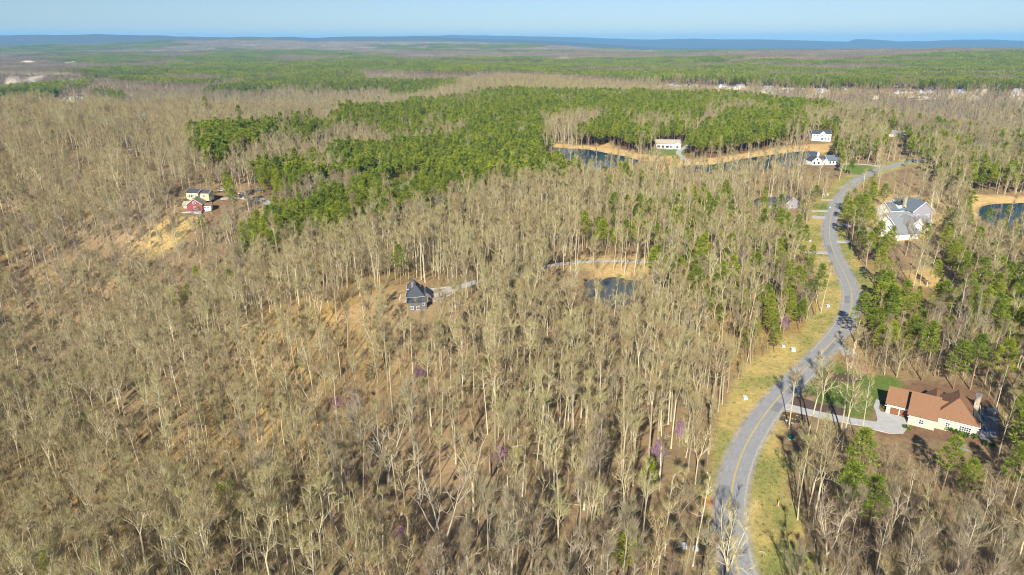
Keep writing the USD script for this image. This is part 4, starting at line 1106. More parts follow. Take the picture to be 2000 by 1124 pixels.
# ------------------------------------------------------------------ buildings
M_WHITE = plain("white_siding", (0.74, 0.73, 0.70), 0.7, 0.05, 1.5)
M_OFFWHITE = plain("weathered_white_siding", (0.40, 0.385, 0.355), 0.8, 0.08, 1.5)
M_TRIM = plain("white_trim", (0.80, 0.80, 0.78), 0.5, 0.03, 2.0)
M_CREAM = plain("cream_stucco", (0.50, 0.425, 0.32), 0.85, 0.10, 2.5, 0.02)
M_BROWNROOF = plain("brown_shingles", (0.215, 0.112, 0.06), 0.9, 0.30, 4.0, 0.03)
M_GREYROOF = plain("grey_shingles", (0.20, 0.21, 0.215), 0.9, 0.22, 4.0, 0.03)
M_SLATE = plain("dark_slate_shingles", (0.055, 0.062, 0.075), 0.85, 0.25, 4.0, 0.03)
M_BLUEROOF = plain("blue_grey_shingles", (0.11, 0.135, 0.16), 0.85, 0.2, 4.0, 0.03)
M_BEIGEROOF = plain("beige_shingles", (0.34, 0.29, 0.215), 0.9, 0.2, 4.0, 0.03)
M_GREYWALL = plain("grey_shingle_wall", (0.27, 0.26, 0.30), 0.85, 0.12, 3.0)
M_DARKWALL = plain("dark_grey_siding", (0.11, 0.11, 0.125), 0.8, 0.12, 3.0)
M_SLATEWALL = plain("slate_grey_siding", (0.10, 0.10, 0.115), 0.85, 0.15, 3.0)
M_TAUPE = plain("taupe_stone", (0.20, 0.165, 0.125), 0.9, 0.25, 2.0, 0.03)
M_REDWALL = plain("red_barn_siding", (0.24, 0.065, 0.06), 0.8, 0.12, 3.0)
M_YELLOWWALL = plain("pale_yellow_siding", (0.58, 0.51, 0.28), 0.8, 0.06, 3.0)
M_STONE = plain("pale_stone", (0.36, 0.31, 0.24), 0.9, 0.28, 2.0, 0.05)
M_WOODDOOR = plain("brown_wooden_door", (0.19, 0.085, 0.04), 0.55, 0.25, 6.0)
M_GLASS = mat("window_glass", {"p": ("principled_bsdf", {"base_color": (0.03, 0.04, 0.05), "roughness": 0.06, "specular_ior_level": 0.8})}, [])
M_SEAM = plain("dark_standing_seam_metal", (0.07, 0.085, 0.09), 0.45, 0.1, 2.0, metallic=0.3)
M_BLUECLOTH = plain("blue_cloth", (0.04, 0.16, 0.46), 0.8, 0.1, 4.0)
M_PATIO = plain("grey_patio_stone", (0.20, 0.20, 0.21), 0.85, 0.2, 1.5)
M_MULCH = plain("dark_mulch", (0.10, 0.065, 0.05), 0.95, 0.35, 3.0)
M_TIMBER = plain("weathered_timber", (0.30, 0.23, 0.15), 0.85, 0.25, 4.0)
M_BOX = plain("pale_grey_painted_metal", (0.40, 0.45, 0.46), 0.5, 0.08, 4.0)
M_GREENBOX = plain("green_painted_metal", (0.02, 0.13, 0.10), 0.5, 0.08, 4.0)
M_DARKMETAL = plain("dark_metal", (0.05, 0.05, 0.055), 0.5, 0.1, 4.0)
M_TYRE = plain("tyre_rubber", (0.02, 0.02, 0.02), 0.9, 0.1, 4.0)
M_ROCK = plain("pale_sandstone", (0.48, 0.40, 0.29), 0.95, 0.35, 0.25, 0.3)
M_ORANGE = plain("orange_plastic", (0.75, 0.19, 0.03), 0.6, 0.05, 4.0)


class House:
    def __init__(self, name, label, cat, origin, rz, group=None, scale=None):
        self.o = np.array(origin, float)
        self.rz = math.radians(rz)
        self.prim = thing(name, label, cat, self.o, rz, group, scale)

    def loc(self, px, py, up=0.0):
        q = at(px, py, up)[:2] - self.o[:2]
        c, s = math.cos(self.rz), math.sin(self.rz)
        return q[0] * c + q[1] * s, -q[0] * s + q[1] * c

    def put(self, name, mb, m, parent=None, **k):
        return part(parent or self.prim, name, mb, m, **k)

    def gable(self, x0, x1, y0, y1, eave, pitch, axis, wall, roof, over=0.45, base=-1.2, z0=0.0, trim=True, thick=0.18):
        """A block under a gable roof whose ridge runs along `axis`. Returns (ridge height, eave height)."""
        z0e = z0 + eave
        if axis == "x":
            half = (y1 - y0) / 2; rid = z0e + half * math.tan(math.radians(pitch)); ym = (y0 + y1) / 2
            pent = [[(x, y0, z0 + base), (x, y1, z0 + base), (x, y1, z0e), (x, ym, rid), (x, y0, z0e)] for x in (x0, x1)]
        else:
            half = (x1 - x0) / 2; rid = z0e + half * math.tan(math.radians(pitch)); xm = (x0 + x1) / 2
            pent = [[(x0, y, z0 + base), (x1, y, z0 + base), (x1, y, z0e), (xm, y, rid), (x0, y, z0e)] for y in (y0, y1)]
        w = MB()
        a, b = pent
        w.poly(a); w.poly(b[::-1])
        for i in (0, 1, 4):
            j = (i + 1) % 5
            w.poly([a[i], b[i], b[j], a[j]])
        self.put("wall", w, wall)
        dz = over * math.tan(math.radians(pitch))
        r = MB()
        t = 0.02
        if axis == "x":
            for s in (-1, 1):
                ye = ym + s * (half + over)
                r.slab([(x0 - over, ye, z0e - dz + t + thick), (x1 + over, ye, z0e - dz + t + thick), (x1 + over, ym, rid + t + thick), (x0 - over, ym, rid + t + thick)], thick)
        else:
            for s in (-1, 1):
                xe = xm + s * (half + over)
                r.slab([(xe, y0 - over, z0e - dz + t + thick), (xe, y1 + over, z0e - dz + t + thick), (xm, y1 + over, rid + t + thick), (xm, y0 - over, rid + t + thick)], thick)
        self.put("roof", r, roof)
        if trim:
            g = MB()
            for k_ in (0, 1):
                if axis == "x":
                    xx = (x0 - over - 0.04, x1 + over + 0.04)[k_]
                    for s in (-1, 1):
                        g.tube([(xx, ym + s * (half + over), z0e - dz + t + 0.06), (xx, ym, rid + t + 0.06)], 0.13, 4)
                else:
                    yy = (y0 - over - 0.04, y1 + over + 0.04)[k_]
                    for s in (-1, 1):
                        g.tube([(xm + s * (half + over), yy, z0e - dz + t + 0.06), (xm, yy, rid + t + 0.06)], 0.13, 4)
            self.put("roof_trim", g, M_TRIM)
        return rid

    def hip(self, x0, x1, y0, y1, eave, pitch, wall, roof, over=0.5, base=-1.2, inset=None):
        w = MB(); w.box((x0, y0, base), (x1, y1, eave)); self.put("wall", w, wall)
        tp = math.tan(math.radians(pitch))
        X0, X1, Y0, Y1 = x0 - over, x1 + over, y0 - over, y1 + over
        hx, hy = X1 - X0, Y1 - Y0
        half = min(hx, hy) / 2
        ez = eave - over * tp * 0.3 + 0.15
        rz_ = ez + half * tp
        if hx >= hy:
            a, b = (X0 + half, (Y0 + Y1) / 2, rz_), (X1 - half, (Y0 + Y1) / 2, rz_)
        else:
            a, b = ((X0 + X1) / 2, Y0 + half, rz_), ((X0 + X1) / 2, Y1 - half, rz_)
        c = [(X0, Y0, ez), (X1, Y0, ez), (X1, Y1, ez), (X0, Y1, ez)]
        r = MB()
        if hx >= hy:
            r.poly([c[0], c[1], b, a]); r.poly([c[1], c[2], b]); r.poly([c[2], c[3], a, b]); r.poly([c[3], c[0], a])
        else:
            r.poly([c[0], c[1], a]); r.poly([c[1], c[2], b, a]); r.poly([c[2], c[3], b]); r.poly([c[3], c[0], a, b])
        r.poly(c[::-1])
        self.put("roof", r, roof)
        f = MB()
        for i in range(4):
            p, q = np.array(c[i]), np.array(c[(i + 1) % 4])
            f.tube([p - [0, 0, 0.1], q - [0, 0, 0.1]], 0.12, 4)
        self.put("gutter", f, M_TRIM)
        return rz_

    def window(self, x, y, z, w, h, face, bars=(1, 1), frame=None, deep=0.06):
        """face: '-y' or '-x' or '+x'; centre of the sill line at (x, y), z its height."""
        d = {"-y": ((1, 0), (0, -1)), "-x": ((0, 1), (-1, 0)), "+x": ((0, 1), (1, 0)), "+y": ((1, 0), (0, 1))}[face]
        (ax, ay), (nx, ny) = d

        def bx_(mb, u0, u1, z0, z1, n0, n1):
            P = [(x + ax * u + nx * n, y + ay * u + ny * n) for u in (u0, u1) for n in (n0, n1)]
            xs_, ys_ = [p[0] for p in P], [p[1] for p in P]
            mb.box((min(xs_), min(ys_), z0), (max(xs_), max(ys_), z1))
        fr = MB(); t = 0.12
        bx_(fr, -w / 2 - t, w / 2 + t, z - t, z, 0.004, deep + 0.05); bx_(fr, -w / 2 - t, w / 2 + t, z + h, z + h + t, 0.004, deep + 0.05)
        bx_(fr, -w / 2 - t, -w / 2, z, z + h, 0.004, deep + 0.05); bx_(fr, w / 2, w / 2 + t, z, z + h, 0.004, deep + 0.05)
        for k_ in range(1, bars[0] + 1):
            u = -w / 2 + w * k_ / (bars[0] + 1); bx_(fr, u - 0.04, u + 0.04, z, z + h, 0.012, deep + 0.03)
        for k_ in range(1, bars[1] + 1):
            v = z + h * k_ / (bars[1] + 1); bx_(fr, -w / 2, w / 2, v - 0.04, v + 0.04, 0.010, deep + 0.025)
        win = self.put("window", fr, frame or M_TRIM)
        pn = MB(); bx_(pn, -w / 2, w / 2, z, z + h, 0.003, 0.02)
        part(win, "pane", pn, M_GLASS)

    def box(self, name, lo, hi, m, parent=None):
        mb = MB(); mb.box(lo, hi)
        return self.put(name, mb, m, parent)


def yard(house, poly_local, soft=10):
    pass


# --- the brown roofed house by the road
A, B = at(1729, 806), at(1906, 850)
ang = math.degrees(math.atan2(B[1] - A[1], B[0] - A[0])); LEN = float(np.hypot(*(B - A)[:2]))
print("brown", A, B, ang, LEN)
h = House("brown_roofed_house", "large cream stucco house with brown shingle roofs and stone chimney", "house", (A[0], A[1], A[2]), ang)
s_ = LEN / 25.0
h.gable(0, 12.6 * s_, 0.0, 9.0 * s_, 3.2, 40, "x", M_CREAM, M_BROWNROOF, trim=False)
h.gable(6.6 * s_, 13.9 * s_, -4.2 * s_, 7.4 * s_, 3.3, 41, "x", M_CREAM, M_BROWNROOF, trim=False)
h.hip(13.0 * s_, 24.8 * s_, -2.2 * s_, 13.6 * s_, 3.4, 40, M_CREAM, M_BROWNROOF)
h.gable(13.95 * s_, 18.6 * s_, -0.2 * s_, 7.4 * s_, 3.3, 41, "x", M_CREAM, M_BROWNROOF, trim=False)
h.gable(10.6 * s_, 15.4 * s_, 5.0 * s_, 14.5 * s_, 3.3, 42, "y", M_CREAM, M_BROWNROOF, trim=False)
h.gable(16.0 * s_, 22.0 * s_, 6.0 * s_, 14.8 * s_, 3.3, 46, "y", M_CREAM, M_BROWNROOF, trim=False)
r_ = MB(); r_.slab([(23.3 * s_, 0.2 * s_, 5.35), (26.0 * s_, 0.2 * s_, 3.75), (26.0 * s_, 5.0 * s_, 3.75), (23.3 * s_, 5.0 * s_, 5.35)], 0.12)
for k_ in range(8):
    y_ = (0.3 + 0.66 * k_) * s_
    r_.slab([(23.3 * s_, y_, 5.41), (26.0 * s_, y_, 3.81), (26.0 * s_, y_ + 0.06, 3.81), (23.3 * s_, y_ + 0.06, 5.41)], 0.06)
p_ = h.put("porch_roof", r_, M_SEAM); p_.SetCustomDataByKey("label", "dark standing seam metal porch roof at the right end")
ch = h.box("chimney", (23.2 * s_, 7.6 * s_, 3.0), (24.6 * s_, 9.0 * s_, 8.4), M_STONE)
part(ch, "cap", MB().box((23.0 * s_, 7.4 * s_, 8.4), (24.8 * s_, 9.2 * s_, 8.62)), M_GREYROOF)
h.box("roof_vent", (18.0 * s_, 3.4 * s_, 6.6), (18.7 * s_, 4.0 * s_, 7.7), M_BROWNROOF)
for x_ in (2.4, 5.2):
    d_ = MB(); n_a = 7
    x_ = x_ * s_
    ptsd = [(x_ - 1.1, -0.06, 0.05), (x_ + 1.1, -0.06, 0.05), (x_ + 1.1, -0.06, 2.0)] + [(x_ + 1.1 * math.cos(t_), -0.06, 2.0 + 0.35 * math.sin(t_)) for t_ in np.linspace(0.2, math.pi - 0.2, n_a)] + [(x_ - 1.1, -0.06, 2.0)]
    d_.poly(ptsd)
    for q_ in (-0.55, 0, 0.55):
        d_.box((x_ + q_ - 0.03, -0.10, 0.08), (x_ + q_ + 0.03, -0.065, 2.1))
    dr_ = h.put("garage_door", d_, M_WOODDOOR)
    fr = MB(); fr.box((x_ - 1.32, -0.12, 0), (x_ - 1.1, -0.005, 2.5)); fr.box((x_ + 1.1, -0.12, 0), (x_ + 1.32, -0.005, 2.5)); fr.box((x_ - 1.32, -0.125, 2.36), (x_ + 1.32, -0.008, 2.6))
    part(dr_, "door_frame", fr, M_TRIM)
h.window(17.2 * s_, -2.2 * s_, 0.9, 0.9, 1.5, "-y", (1, 2))
h.window(21.8 * s_, -2.2 * s_, 0.7, 2.6, 1.8, "-y", (4, 2))
h.window(10.2 * s_, -4.2 * s_, 1.0, 1.0, 1.3, "-y", (1, 1))
h.window(24.8 * s_, 3.0 * s_, 0.8, 1.6, 1.7, "+x", (1, 2))
h.window(0, 4.0 * s_, 1.0, 1.1, 1.3, "-x", (1, 1))
eb = MB()
eb.box((-0.46, -0.62, 2.42), (6.5 * s_, -0.46, 2.58)); eb.box((13.6 * s_, -2.2 * s_ - 0.62, 2.72), (25.2 * s_, -2.2 * s_ - 0.46, 2.88)); eb.box((6.2 * s_, -4.2 * s_ - 0.62, 2.5), (13.6 * s_, -4.2 * s_ - 0.46, 2.66))
h.put("gutter", eb, M_TRIM)
BROWN = h


def local_thing(hs, name, label, cat, x, y, group=None, rz=0.0):
    c, s = math.cos(hs.rz), math.sin(hs.rz)
    wx, wy = hs.o[0] + x * c - y * s, hs.o[1] + x * s + y * c
    return thing(name, label, cat, (wx, wy, float(terrain(wx, wy))), math.degrees(hs.rz) + rz, group)


# forecourt and patio laid on the ground
def pad(name, label, pixels, m, lift=0.14, kind="structure", th=0.35):
    pg = Polygon([at(a, b)[:2] for a, b in pixels]).buffer(0.3).buffer(0)
    v2, f2 = trimesh.creation.triangulate_polygon(pg.segmentize(2.5), engine="earcut")
    mb = MB()
    z = terrain(v2[:, 0], v2[:, 1]) + lift
    mb.add(np.c_[v2, z], f2)
    ring = np.array(pg.segmentize(2.5).exterior.coords)[:-1]
    zr = terrain(ring[:, 0], ring[:, 1]) + lift
    n = len(ring); i = np.arange(n)
    mb.add(np.vstack([np.c_[ring, zr], np.c_[ring, zr - th]]), np.stack([i, (i + 1) % n, (i + 1) % n + n, i + n], 1))
    return tag(mb.write(number(name), m), label, kind=kind)


pad("driveway_apron", "pale concrete forecourt in front of the brown house garage", [(1702, 838), (1716, 822), (1712, 806), (1722, 806), (1770, 818), (1772, 834), (1762, 846), (1735, 846)], M_CONCRETE, 0.155)
pad("garden_path", "curved pale stone path beside the garage of the brown house", [(1708, 796), (1713, 782), (1717, 784), (1714, 798), (1722, 810), (1716, 812)], M_CONCRETE, 0.13)
pad("patio", "grey stone patio in shade right of the brown house", [(1905, 852), (1918, 800), (1945, 800), (1948, 850), (1930, 862)], M_PATIO, 0.16)
pad("garden_bed", "oval mulch bed with young trees in the green lawn", [(1620, 737), (1630, 731), (1650, 730), (1672, 735), (1680, 742), (1668, 747), (1640, 746), (1624, 743)], M_MULCH, 0.12)
pad("garden_bed", "mulch bed with yellow flowers at the driveway mouth", [(1524, 820), (1532, 806), (1570, 812), (1572, 824), (1545, 826)], M_MULCH, 0.12)
pad("garden_bed", "dark mulch bed between drive and lawn", [(1548, 790), (1552, 776), (1565, 778), (1600, 790), (1650, 800), (1650, 812), (1600, 803), (1570, 797)], M_MULCH, 0.12)
pad("mulch_strip", "red brown mulch strip behind the lawn edge", [(1640, 690), (1655, 688), (1690, 716), (1700, 726), (1690, 730), (1660, 716)], plain("red_brown_mulch", (0.36, 0.20, 0.12), 0.95, 0.25, 3.0), 0.12)


def bush(mb, c, r, rng, colour, n=140, tall=1.0):
    d = rng.normal(size=(n, 3)); d /= np.linalg.norm(d, axis=1, keepdims=True); d[:, 2] = np.abs(d[:, 2]) * tall
    blades(mb, np.array(c) + d * r * rng.uniform(0.3, 0.8, (n, 1)), d + rng.normal(0, 0.4, (n, 3)), r * 0.55, r * 0.4, rng, np.array(colour) * rng.uniform(0.7, 1.3, (n, 1)))


rb = np.random.default_rng(77)
fl = MB(); yl = MB()
for (u, v) in [(1624, 737), (1634, 733), (1644, 743), (1655, 741), (1663, 737), (1672, 742), (1632, 742), (1650, 733), (1530, 815), (1538, 818), (1546, 821), (1555, 815), (1563, 818), (1567, 823), (1535, 810), (1552, 822), (1622, 765), (1633, 770), (1628, 778)]:
    q = at(u, v)
    bush(fl, q + [0, 0, 0.1], 0.35, rb, (0.10, 0.13, 0.05), 50)
    bush(yl, q + [0.2, 0.1, 0.25], 0.28, rb, (0.75, 0.60, 0.03), 26)
M_TINT = tree_material("flower_leaves", (1, 1, 1), (1, 1, 1), 0.2)
tag(fl.write(number("bedding_plants"), M_TINT, colour=True), "low green bedding plants in the mulch beds", kind="stuff")
tag(yl.write(number("yellow_flowers"), M_TINT, colour=True), "yellow flowers blooming in the mulch beds", kind="stuff")
for i_, (u, v, r_h) in enumerate([(1849, 842, 0.9), (1857, 845, 1.0), (1867, 849, 1.0), (1877, 852, 1.0), (1887, 856, 1.0), (1725, 790, 0.8), (1727, 800, 0.9), (1768, 838, 0.9), (1902, 858, 1.1), (1777, 842, 0.7), (1925, 872, 1.0), (1938, 874, 0.9)]):
    q = at(u, v); mb = MB(); bush(mb, (0, 0, 0.5 * r_h), r_h * 0.75, rb, (0.075, 0.14, 0.02) if i_ % 3 else (0.16, 0.24, 0.02), 130, 1.5)
    x_ = thing("clipped_shrub", ["first", "second", "third", "fourth", "fifth"][i_] + " clipped green shrub along the front wall under the big window" if i_ < 5 else ["narrow green shrub at the garage corner, upper one", "narrow green shrub at the garage corner, lower one", "yellow green shrub at the left front wall corner", "dark shrub at the right front corner of the brown house", "small shrub under the left front wall", "yellow green shrub below the patio, left one", "yellow green shrub below the patio, right one"][i_ - 5], "shrub", q)
    part(x_, "foliage", mb, M_TINT, colour=True)
    part(x_, "stem", MB().tube([(0, 0, -0.2), (0, 0, 0.6 * r_h)], 0.05, 5, PBARK), M_WOOD, colour=True)

for i_, (u0, v0_, u1, v1_) in enumerate([(1862, 866, 1886, 872), (1868, 874, 1892, 882)]):
    a_, b_ = at(u0, v0_), at(u1, v1_)
    d_ = (b_ - a_)[:2]; ln = float(np.hypot(*d_))
    w_ = thing("garden_wall", ["upper grey block retaining wall below the front shrubs", "lower grey block retaining wall below the front shrubs"][i_], "wall", a_, math.degrees(math.atan2(d_[1], d_[0])))
    nb = max(4, int(ln / 0.9))
    for k_ in range(nb):
        for row in range(2):
            part(w_, "block", MB().box((k_ * ln / nb + 0.02, -0.2 + 0.03 * row, -0.5 + row * 0.5), ((k_ + 1) * ln / nb - 0.02, 0.2, -0.02 + row * 0.5)), M_PATIO)


def outdoor_table(t_):
    part(t_, "table_top", MB().box((-0.9, -0.5, 0.70), (0.9, 0.5, 0.75)), M_TIMBER)
    for sx in (-1, 1):
        for sy in (-1, 1):
            part(t_, "leg", MB().box((sx * 0.8 - 0.04, sy * 0.4 - 0.04, 0.0), (sx * 0.8 + 0.04, sy * 0.4 + 0.04, 0.70)), M_TIMBER)


def on_patio(name, label, cat, u, v, rz=0.0):
    q = at(u, v); q[2] = float(terrain(q[0], q[1])) + 0.16
    return thing(name, label, cat, q, math.degrees(BROWN.rz) + rz)


outdoor_table(on_patio("patio_table", "wooden table on the grey patio", "table", 1924, 835))
for i_, (u, v, lb) in enumerate([(1920, 822, "blue cushioned patio lounger nearest the house wall"), (1927, 845, "blue cushioned patio lounger at the near patio edge")]):
    t_ = on_patio("patio_lounger", lb, "lounger", u, v, 15)
    part(t_, "frame", MB().box((-0.35, -1.0, 0.22), (0.35, 1.0, 0.30)), M_DARKMETAL)
    part(t_, "cushion", MB().box((-0.33, -0.95, 0.302), (0.33, 0.35, 0.42)), M_BLUECLOTH)
    part(t_, "backrest", MB().slab([(-0.33, 0.35, 0.45), (0.33, 0.35, 0.45), (0.33, 0.95, 0.95), (-0.33, 0.95, 0.95)], 0.1), M_BLUECLOTH)
    for sx in (-1, 1):
        for sy in (-1, 1):
            part(t_, "leg", MB().box((sx * 0.3 - 0.03, sy * 0.9 - 0.03, 0), (sx * 0.3 + 0.03, sy * 0.9 + 0.03, 0.22)), M_DARKMETAL)
t_ = on_patio("hot_tub", "square grey hot tub with cover on the patio", "hot tub", 1935, 808)
part(t_, "tub", MB().box((-1.0, -1.0, 0), (1.0, 1.0, 0.85)), M_TIMBER); part(t_, "cover", MB().box((-1.08, -1.08, 0.86), (1.08, 1.08, 0.98)), M_BOX)

# --- the white house with grey roofs
q0 = at(1772, 445)
h = House("white_gabled_house", "large white house with many grey gabled roofs beyond the roadside pines", "house", q0, 14, None, 1.12)
cx, cy = h.loc(1741.4, 443.0); ex, ey = h.loc(1750.0, 468.0); dx_, dy_ = h.loc(1772.5, 456.8); ax_, ay_ = h.loc(1740.5, 430.0); bx_, by_ = h.loc(1779.0, 433.0)
h.gable(cx, cx + 13, cy, cy + 8, 3.4, 34, "x", M_WHITE, M_GREYROOF)
h.gable(ex, ex + 13, ey, ey + 9, 3.0, 34, "x", M_WHITE, M_GREYROOF)
h.gable(dx_, dx_ + 10, dy_, dy_ + 10, 3.8, 36, "y", M_WHITE, M_GREYROOF)
h.gable(dx_ - 4, dx_ + 17, dy_ + 4, dy_ + 12, 3.6, 34, "x", M_WHITE, M_GREYROOF)
h.gable(ax_, ax_ + 16, ay_, ay_ + 9, 4.4, 36, "x", M_WHITE, M_BLUEROOF)
h.gable(bx_, bx_ + 13, by_, by_ + 15, 4.6, 36, "y", M_GREYWALL, M_BLUEROOF)
h.gable(bx_ - 1, bx_ + 15, by_ + 9, by_ + 18, 5.2, 36, "x", M_WHITE, M_BLUEROOF)
dm = MB(); dm.box((ax_ + 5, ay_ + 0.8, 4.6), (ax_ + 10, ay_ + 3.6, 7.0)); w_ = h.put("dormer", dm, M_WHITE)
part(w_, "dormer_roof", MB().slab([(ax_ + 4.7, ay_ + 0.3, 7.05), (ax_ + 10.3, ay_ + 0.3, 7.05), (ax_ + 10.3, ay_ + 4.6, 8.1), (ax_ + 4.7, ay_ + 4.6, 8.1)], 0.12), M_SEAM)
h.window(ax_ + 8.8, ay_ + 0.8, 5.2, 0.8, 1.2, "-y", (0, 1))
h.window(cx, cy + 4, 4.4, 0.7, 1.0, "-x", (0, 1)); h.window(cx, cy + 2.4, 1.0, 1.0, 1.4, "-x"); h.window(cx, cy + 5.4, 1.0, 1.0, 1.4, "-x"); h.window(cx + 2, cy, 1.0, 0.9, 1.5, "-y"); h.window(cx + 3.8, cy, 1.0, 0.9, 1.5, "-y")
h.window(bx_ + 3.5, by_, 0.8, 1.1, 1.9, "-y"); h.window(bx_ + 9.5, by_, 0.8, 1.8, 1.9, "-y", (2, 1))
h.window(dx_ + 13, dy_ + 4, 0.6, 2.6, 1.9, "-y", (3, 1)); h.window(ex, ey + 4.5, 0.9, 1.4, 1.4, "-x", (1, 1)); h.window(ex + 9, ey, 0.9, 1.4, 1.4, "-y", (1, 1))
tr = MB()
for sx in (-1, 1):
    tr.tube([(dx_ + 5 + sx * 3.0, dy_ - 0.08, 3.5), (dx_ + 5, dy_ - 0.08, 5.6)], 0.16, 4)
p_ = h.put("gable_bracket", tr, M_DARKWALL)
h.window(dx_ + 5, dy_, 0.9, 2.2, 1.7, "-y", (2, 1))
h.box("chimney", (bx_ - 1.6, by_ + 5, 6), (bx_ - 0.2, by_ + 6.2, 11.2), M_STONE)

# --- the dark roofed house left of the road
q0 = at(1512, 408); h = House("dark_roofed_house", "dark slate roofed house half hidden by trees left of the road", "house", q0, 14)
h.gable(-9, 9, 0, 9, 3.2, 33, "x", M_DARKWALL, M_SLATE, trim=False); h.gable(6, 15, -3, 8, 3.6, 38, "y", M_GREYWALL, M_SLATE); h.gable(-8, -2, -2.5, 5, 3.2, 40, "y", M_DARKWALL, M_SLATE, trim=False)
h.window(10.5, -3, 0.9, 1.8, 1.7, "-y", (2, 1)); h.window(2.0, 0, 0.9, 1.4, 1.5, "-y"); h.window(-5, -2.5, 0.9, 1.3, 1.5, "-y"); h.box("chimney", (0, 5.6, 4), (1.2, 6.8, 8.4), M_STONE)

# --- white farmhouse at the end of the pond
q0 = at(1598, 322); h = House("white_farmhouse", "white gabled farmhouse with dark grey roof at the pond's end", "house", q0, 8)
h.gable(-7, 1.5, -2, 8, 3.6, 38, "y", M_WHITE, M_SLATE); h.gable(1.5, 9, 1, 9, 3.2, 34, "x", M_WHITE, M_SLATE); h.gable(8, 18, -1, 9, 3.4, 36, "x", M_WHITE, M_BLUEROOF); h.gable(3.0, 7.0, -1.5, 6, 3.0, 45, "y", M_WHITE, M_SLATE)
for x_ in (-5, -1): h.window(x_, -2, 0.9, 1.4, 1.7, "-y", (1, 1), M_DARKMETAL)
h.window(-2.8, -2, 4.0, 1.0, 1.2, "-y", (1, 0), M_DARKMETAL)
for x_ in (10, 13, 16): h.window(x_, -1, 0.9, 1.4, 1.7, "-y", (1, 1), M_DARKMETAL)
h.box("chimney", (2.2, 6.2, 4.0), (3.6, 7.6, 9.0), M_WHITE)
h.box("door", (4.4, -1.56, 0.0), (5.6, -1.5, 2.2), M_WOODDOOR)

# --- two storey white house above the pond
q0 = at(1585, 275); h = House("two_storey_white_house", "two storey white house with dark roof above the narrow pond", "house", q0, -6)
h.gable(0, 19, 0, 10, 7.2, 30, "x", M_WHITE, M_SLATE); h.gable(7.5, 12.5, -1.2, 6, 7.4, 42, "y", M_WHITE, M_SLATE)
for x_ in (2.2, 5.2, 13.8, 16.8):
    h.window(x_, 0, 1.0, 1.3, 1.8, "-y", (1, 1)); h.window(x_, 0, 4.6, 1.2, 1.5, "-y", (1, 1))
h.window(10, -1.2, 4.6, 1.3, 1.6, "-y", (1, 1)); h.window(10, -1.2, 1.0, 2.4, 2.0, "-y", (2, 0))
dk = h.box("deck", (19, -1, 0.5), (27, 5, 0.8), M_TIMBER)
for k_ in range(5): h.box("deck_post", (19.2 + k_ * 1.85, -0.95, -1.5), (19.4 + k_ * 1.85, -0.75, 1.7), M_TIMBER)
h.box("deck_rail", (19.2, -0.93, 1.7), (26.9, -0.78, 1.8), M_TIMBER)

# --- grey roofed cottage
q0 = at(1736, 267); h = House("grey_roofed_cottage", "small cream house with pale grey roof far right of the pond", "house", q0, -4)
h.gable(0, 18, 0, 9, 3.0, 34, "x", M_CREAM, M_GREYROOF); h.gable(11, 17.5, -3.5, 5, 3.0, 36, "y", M_WHITE, M_GREYROOF)
for x_ in (2.5, 5.5, 8.5): h.window(x_, 0, 0.9, 1.2, 1.5, "-y")
h.window(14.2, -3.5, 0.9, 2.0, 1.6, "-y", (2, 0))

# --- long white house with a beige roof by the pond
q0 = at(1281, 290); h = House("long_white_house", "long white house with beige roof between pine stands by the pond", "house", q0, -8)
h.gable(0, 23, 0, 11, 4.6, 31, "x", M_WHITE, M_BEIGEROOF); h.gable(17, 23.5, -2.2, 6, 4.4, 34, "y", M_WHITE, M_BEIGEROOF)
for x_, w_ in ((2.5, 3.0), (6.5, 2.4), (11, 2.6), (14.4, 1.4)): h.window(x_, 0, 0.8, w_, 2.0, "-y", (2, 0), M_DARKMETAL)
h.window(20.2, -2.2, 1.0, 1.6, 1.7, "-y", (1, 1), M_DARKMETAL)
h.box("terrace", (-1, -4.5, -1.2), (16, -0.05, 0.25), M_CONCRETE)
for k_ in range(6): h.box("terrace_post", (-0.8 + k_ * 3.2, -4.4, 0.25), (-0.65 + k_ * 3.2, -4.25, 1.3), M_DARKMETAL)
h.box("terrace_rail", (-0.8, -4.38, 1.3), (15.4, -4.28, 1.38), M_DARKMETAL)

# --- the dark house on the ridge
q0 = at(797, 608); h = House("dark_ridge_house", "dark steep roofed house with white trim alone on the wooded ridge", "house", q0, 6, None, 0.82)
h.gable(0, 8.6, 0, 6.0, 4.2, 16, "x", M_SLATEWALL, M_SLATE)
h.hip(-0.6, 7.4, 6.0, 14, 4.6, 46, M_TAUPE, M_SLATE)
h.hip(-0.4, 4.8, 13.5, 18.5, 6.0, 52, M_SLATEWALL, M_SLATE)
h.gable(6.0, 10.5, 8, 15, 4.0, 42, "y", M_DARKWALL, M_SLATE, trim=False)
for x_ in (1.8, 4.6): h.window(x_, 0, 0.7, 1.5, 1.5, "-y", (1, 1))
h.window(7.2, 0, 2.6, 0.8, 1.0, "-y", (0, 0))
h.window(-0.6, 9, 2.2, 1.4, 1.5, "-x"); h.window(-0.6, 12, 2.2, 1.4, 1.5, "-x"); h.window(-0.4, 16.2, 4.6, 1.2, 1.4, "-x")
st = MB()
for k_ in range(8): st.box((-4.4 + 0.4 * k_, 7.0, -1.0), (-4.0 + 0.4 * k_, 9.4, 0.3 + 0.22 * k_))
h.put("stairs", st, M_TRIM)
h.box("deck", (-4.2, 9.4, 1.8), (-0.65, 14.4, 2.05), M_TIMBER)
for k_ in range(4): h.box("deck_post", (-4.1, 9.5 + k_ * 1.6, -1.5), (-3.95, 9.65 + k_ * 1.6, 2.9), M_TRIM)
h.box("chimney", (1.5, 10.0, 6), (2.5, 11.0, 10.4), M_TAUPE)
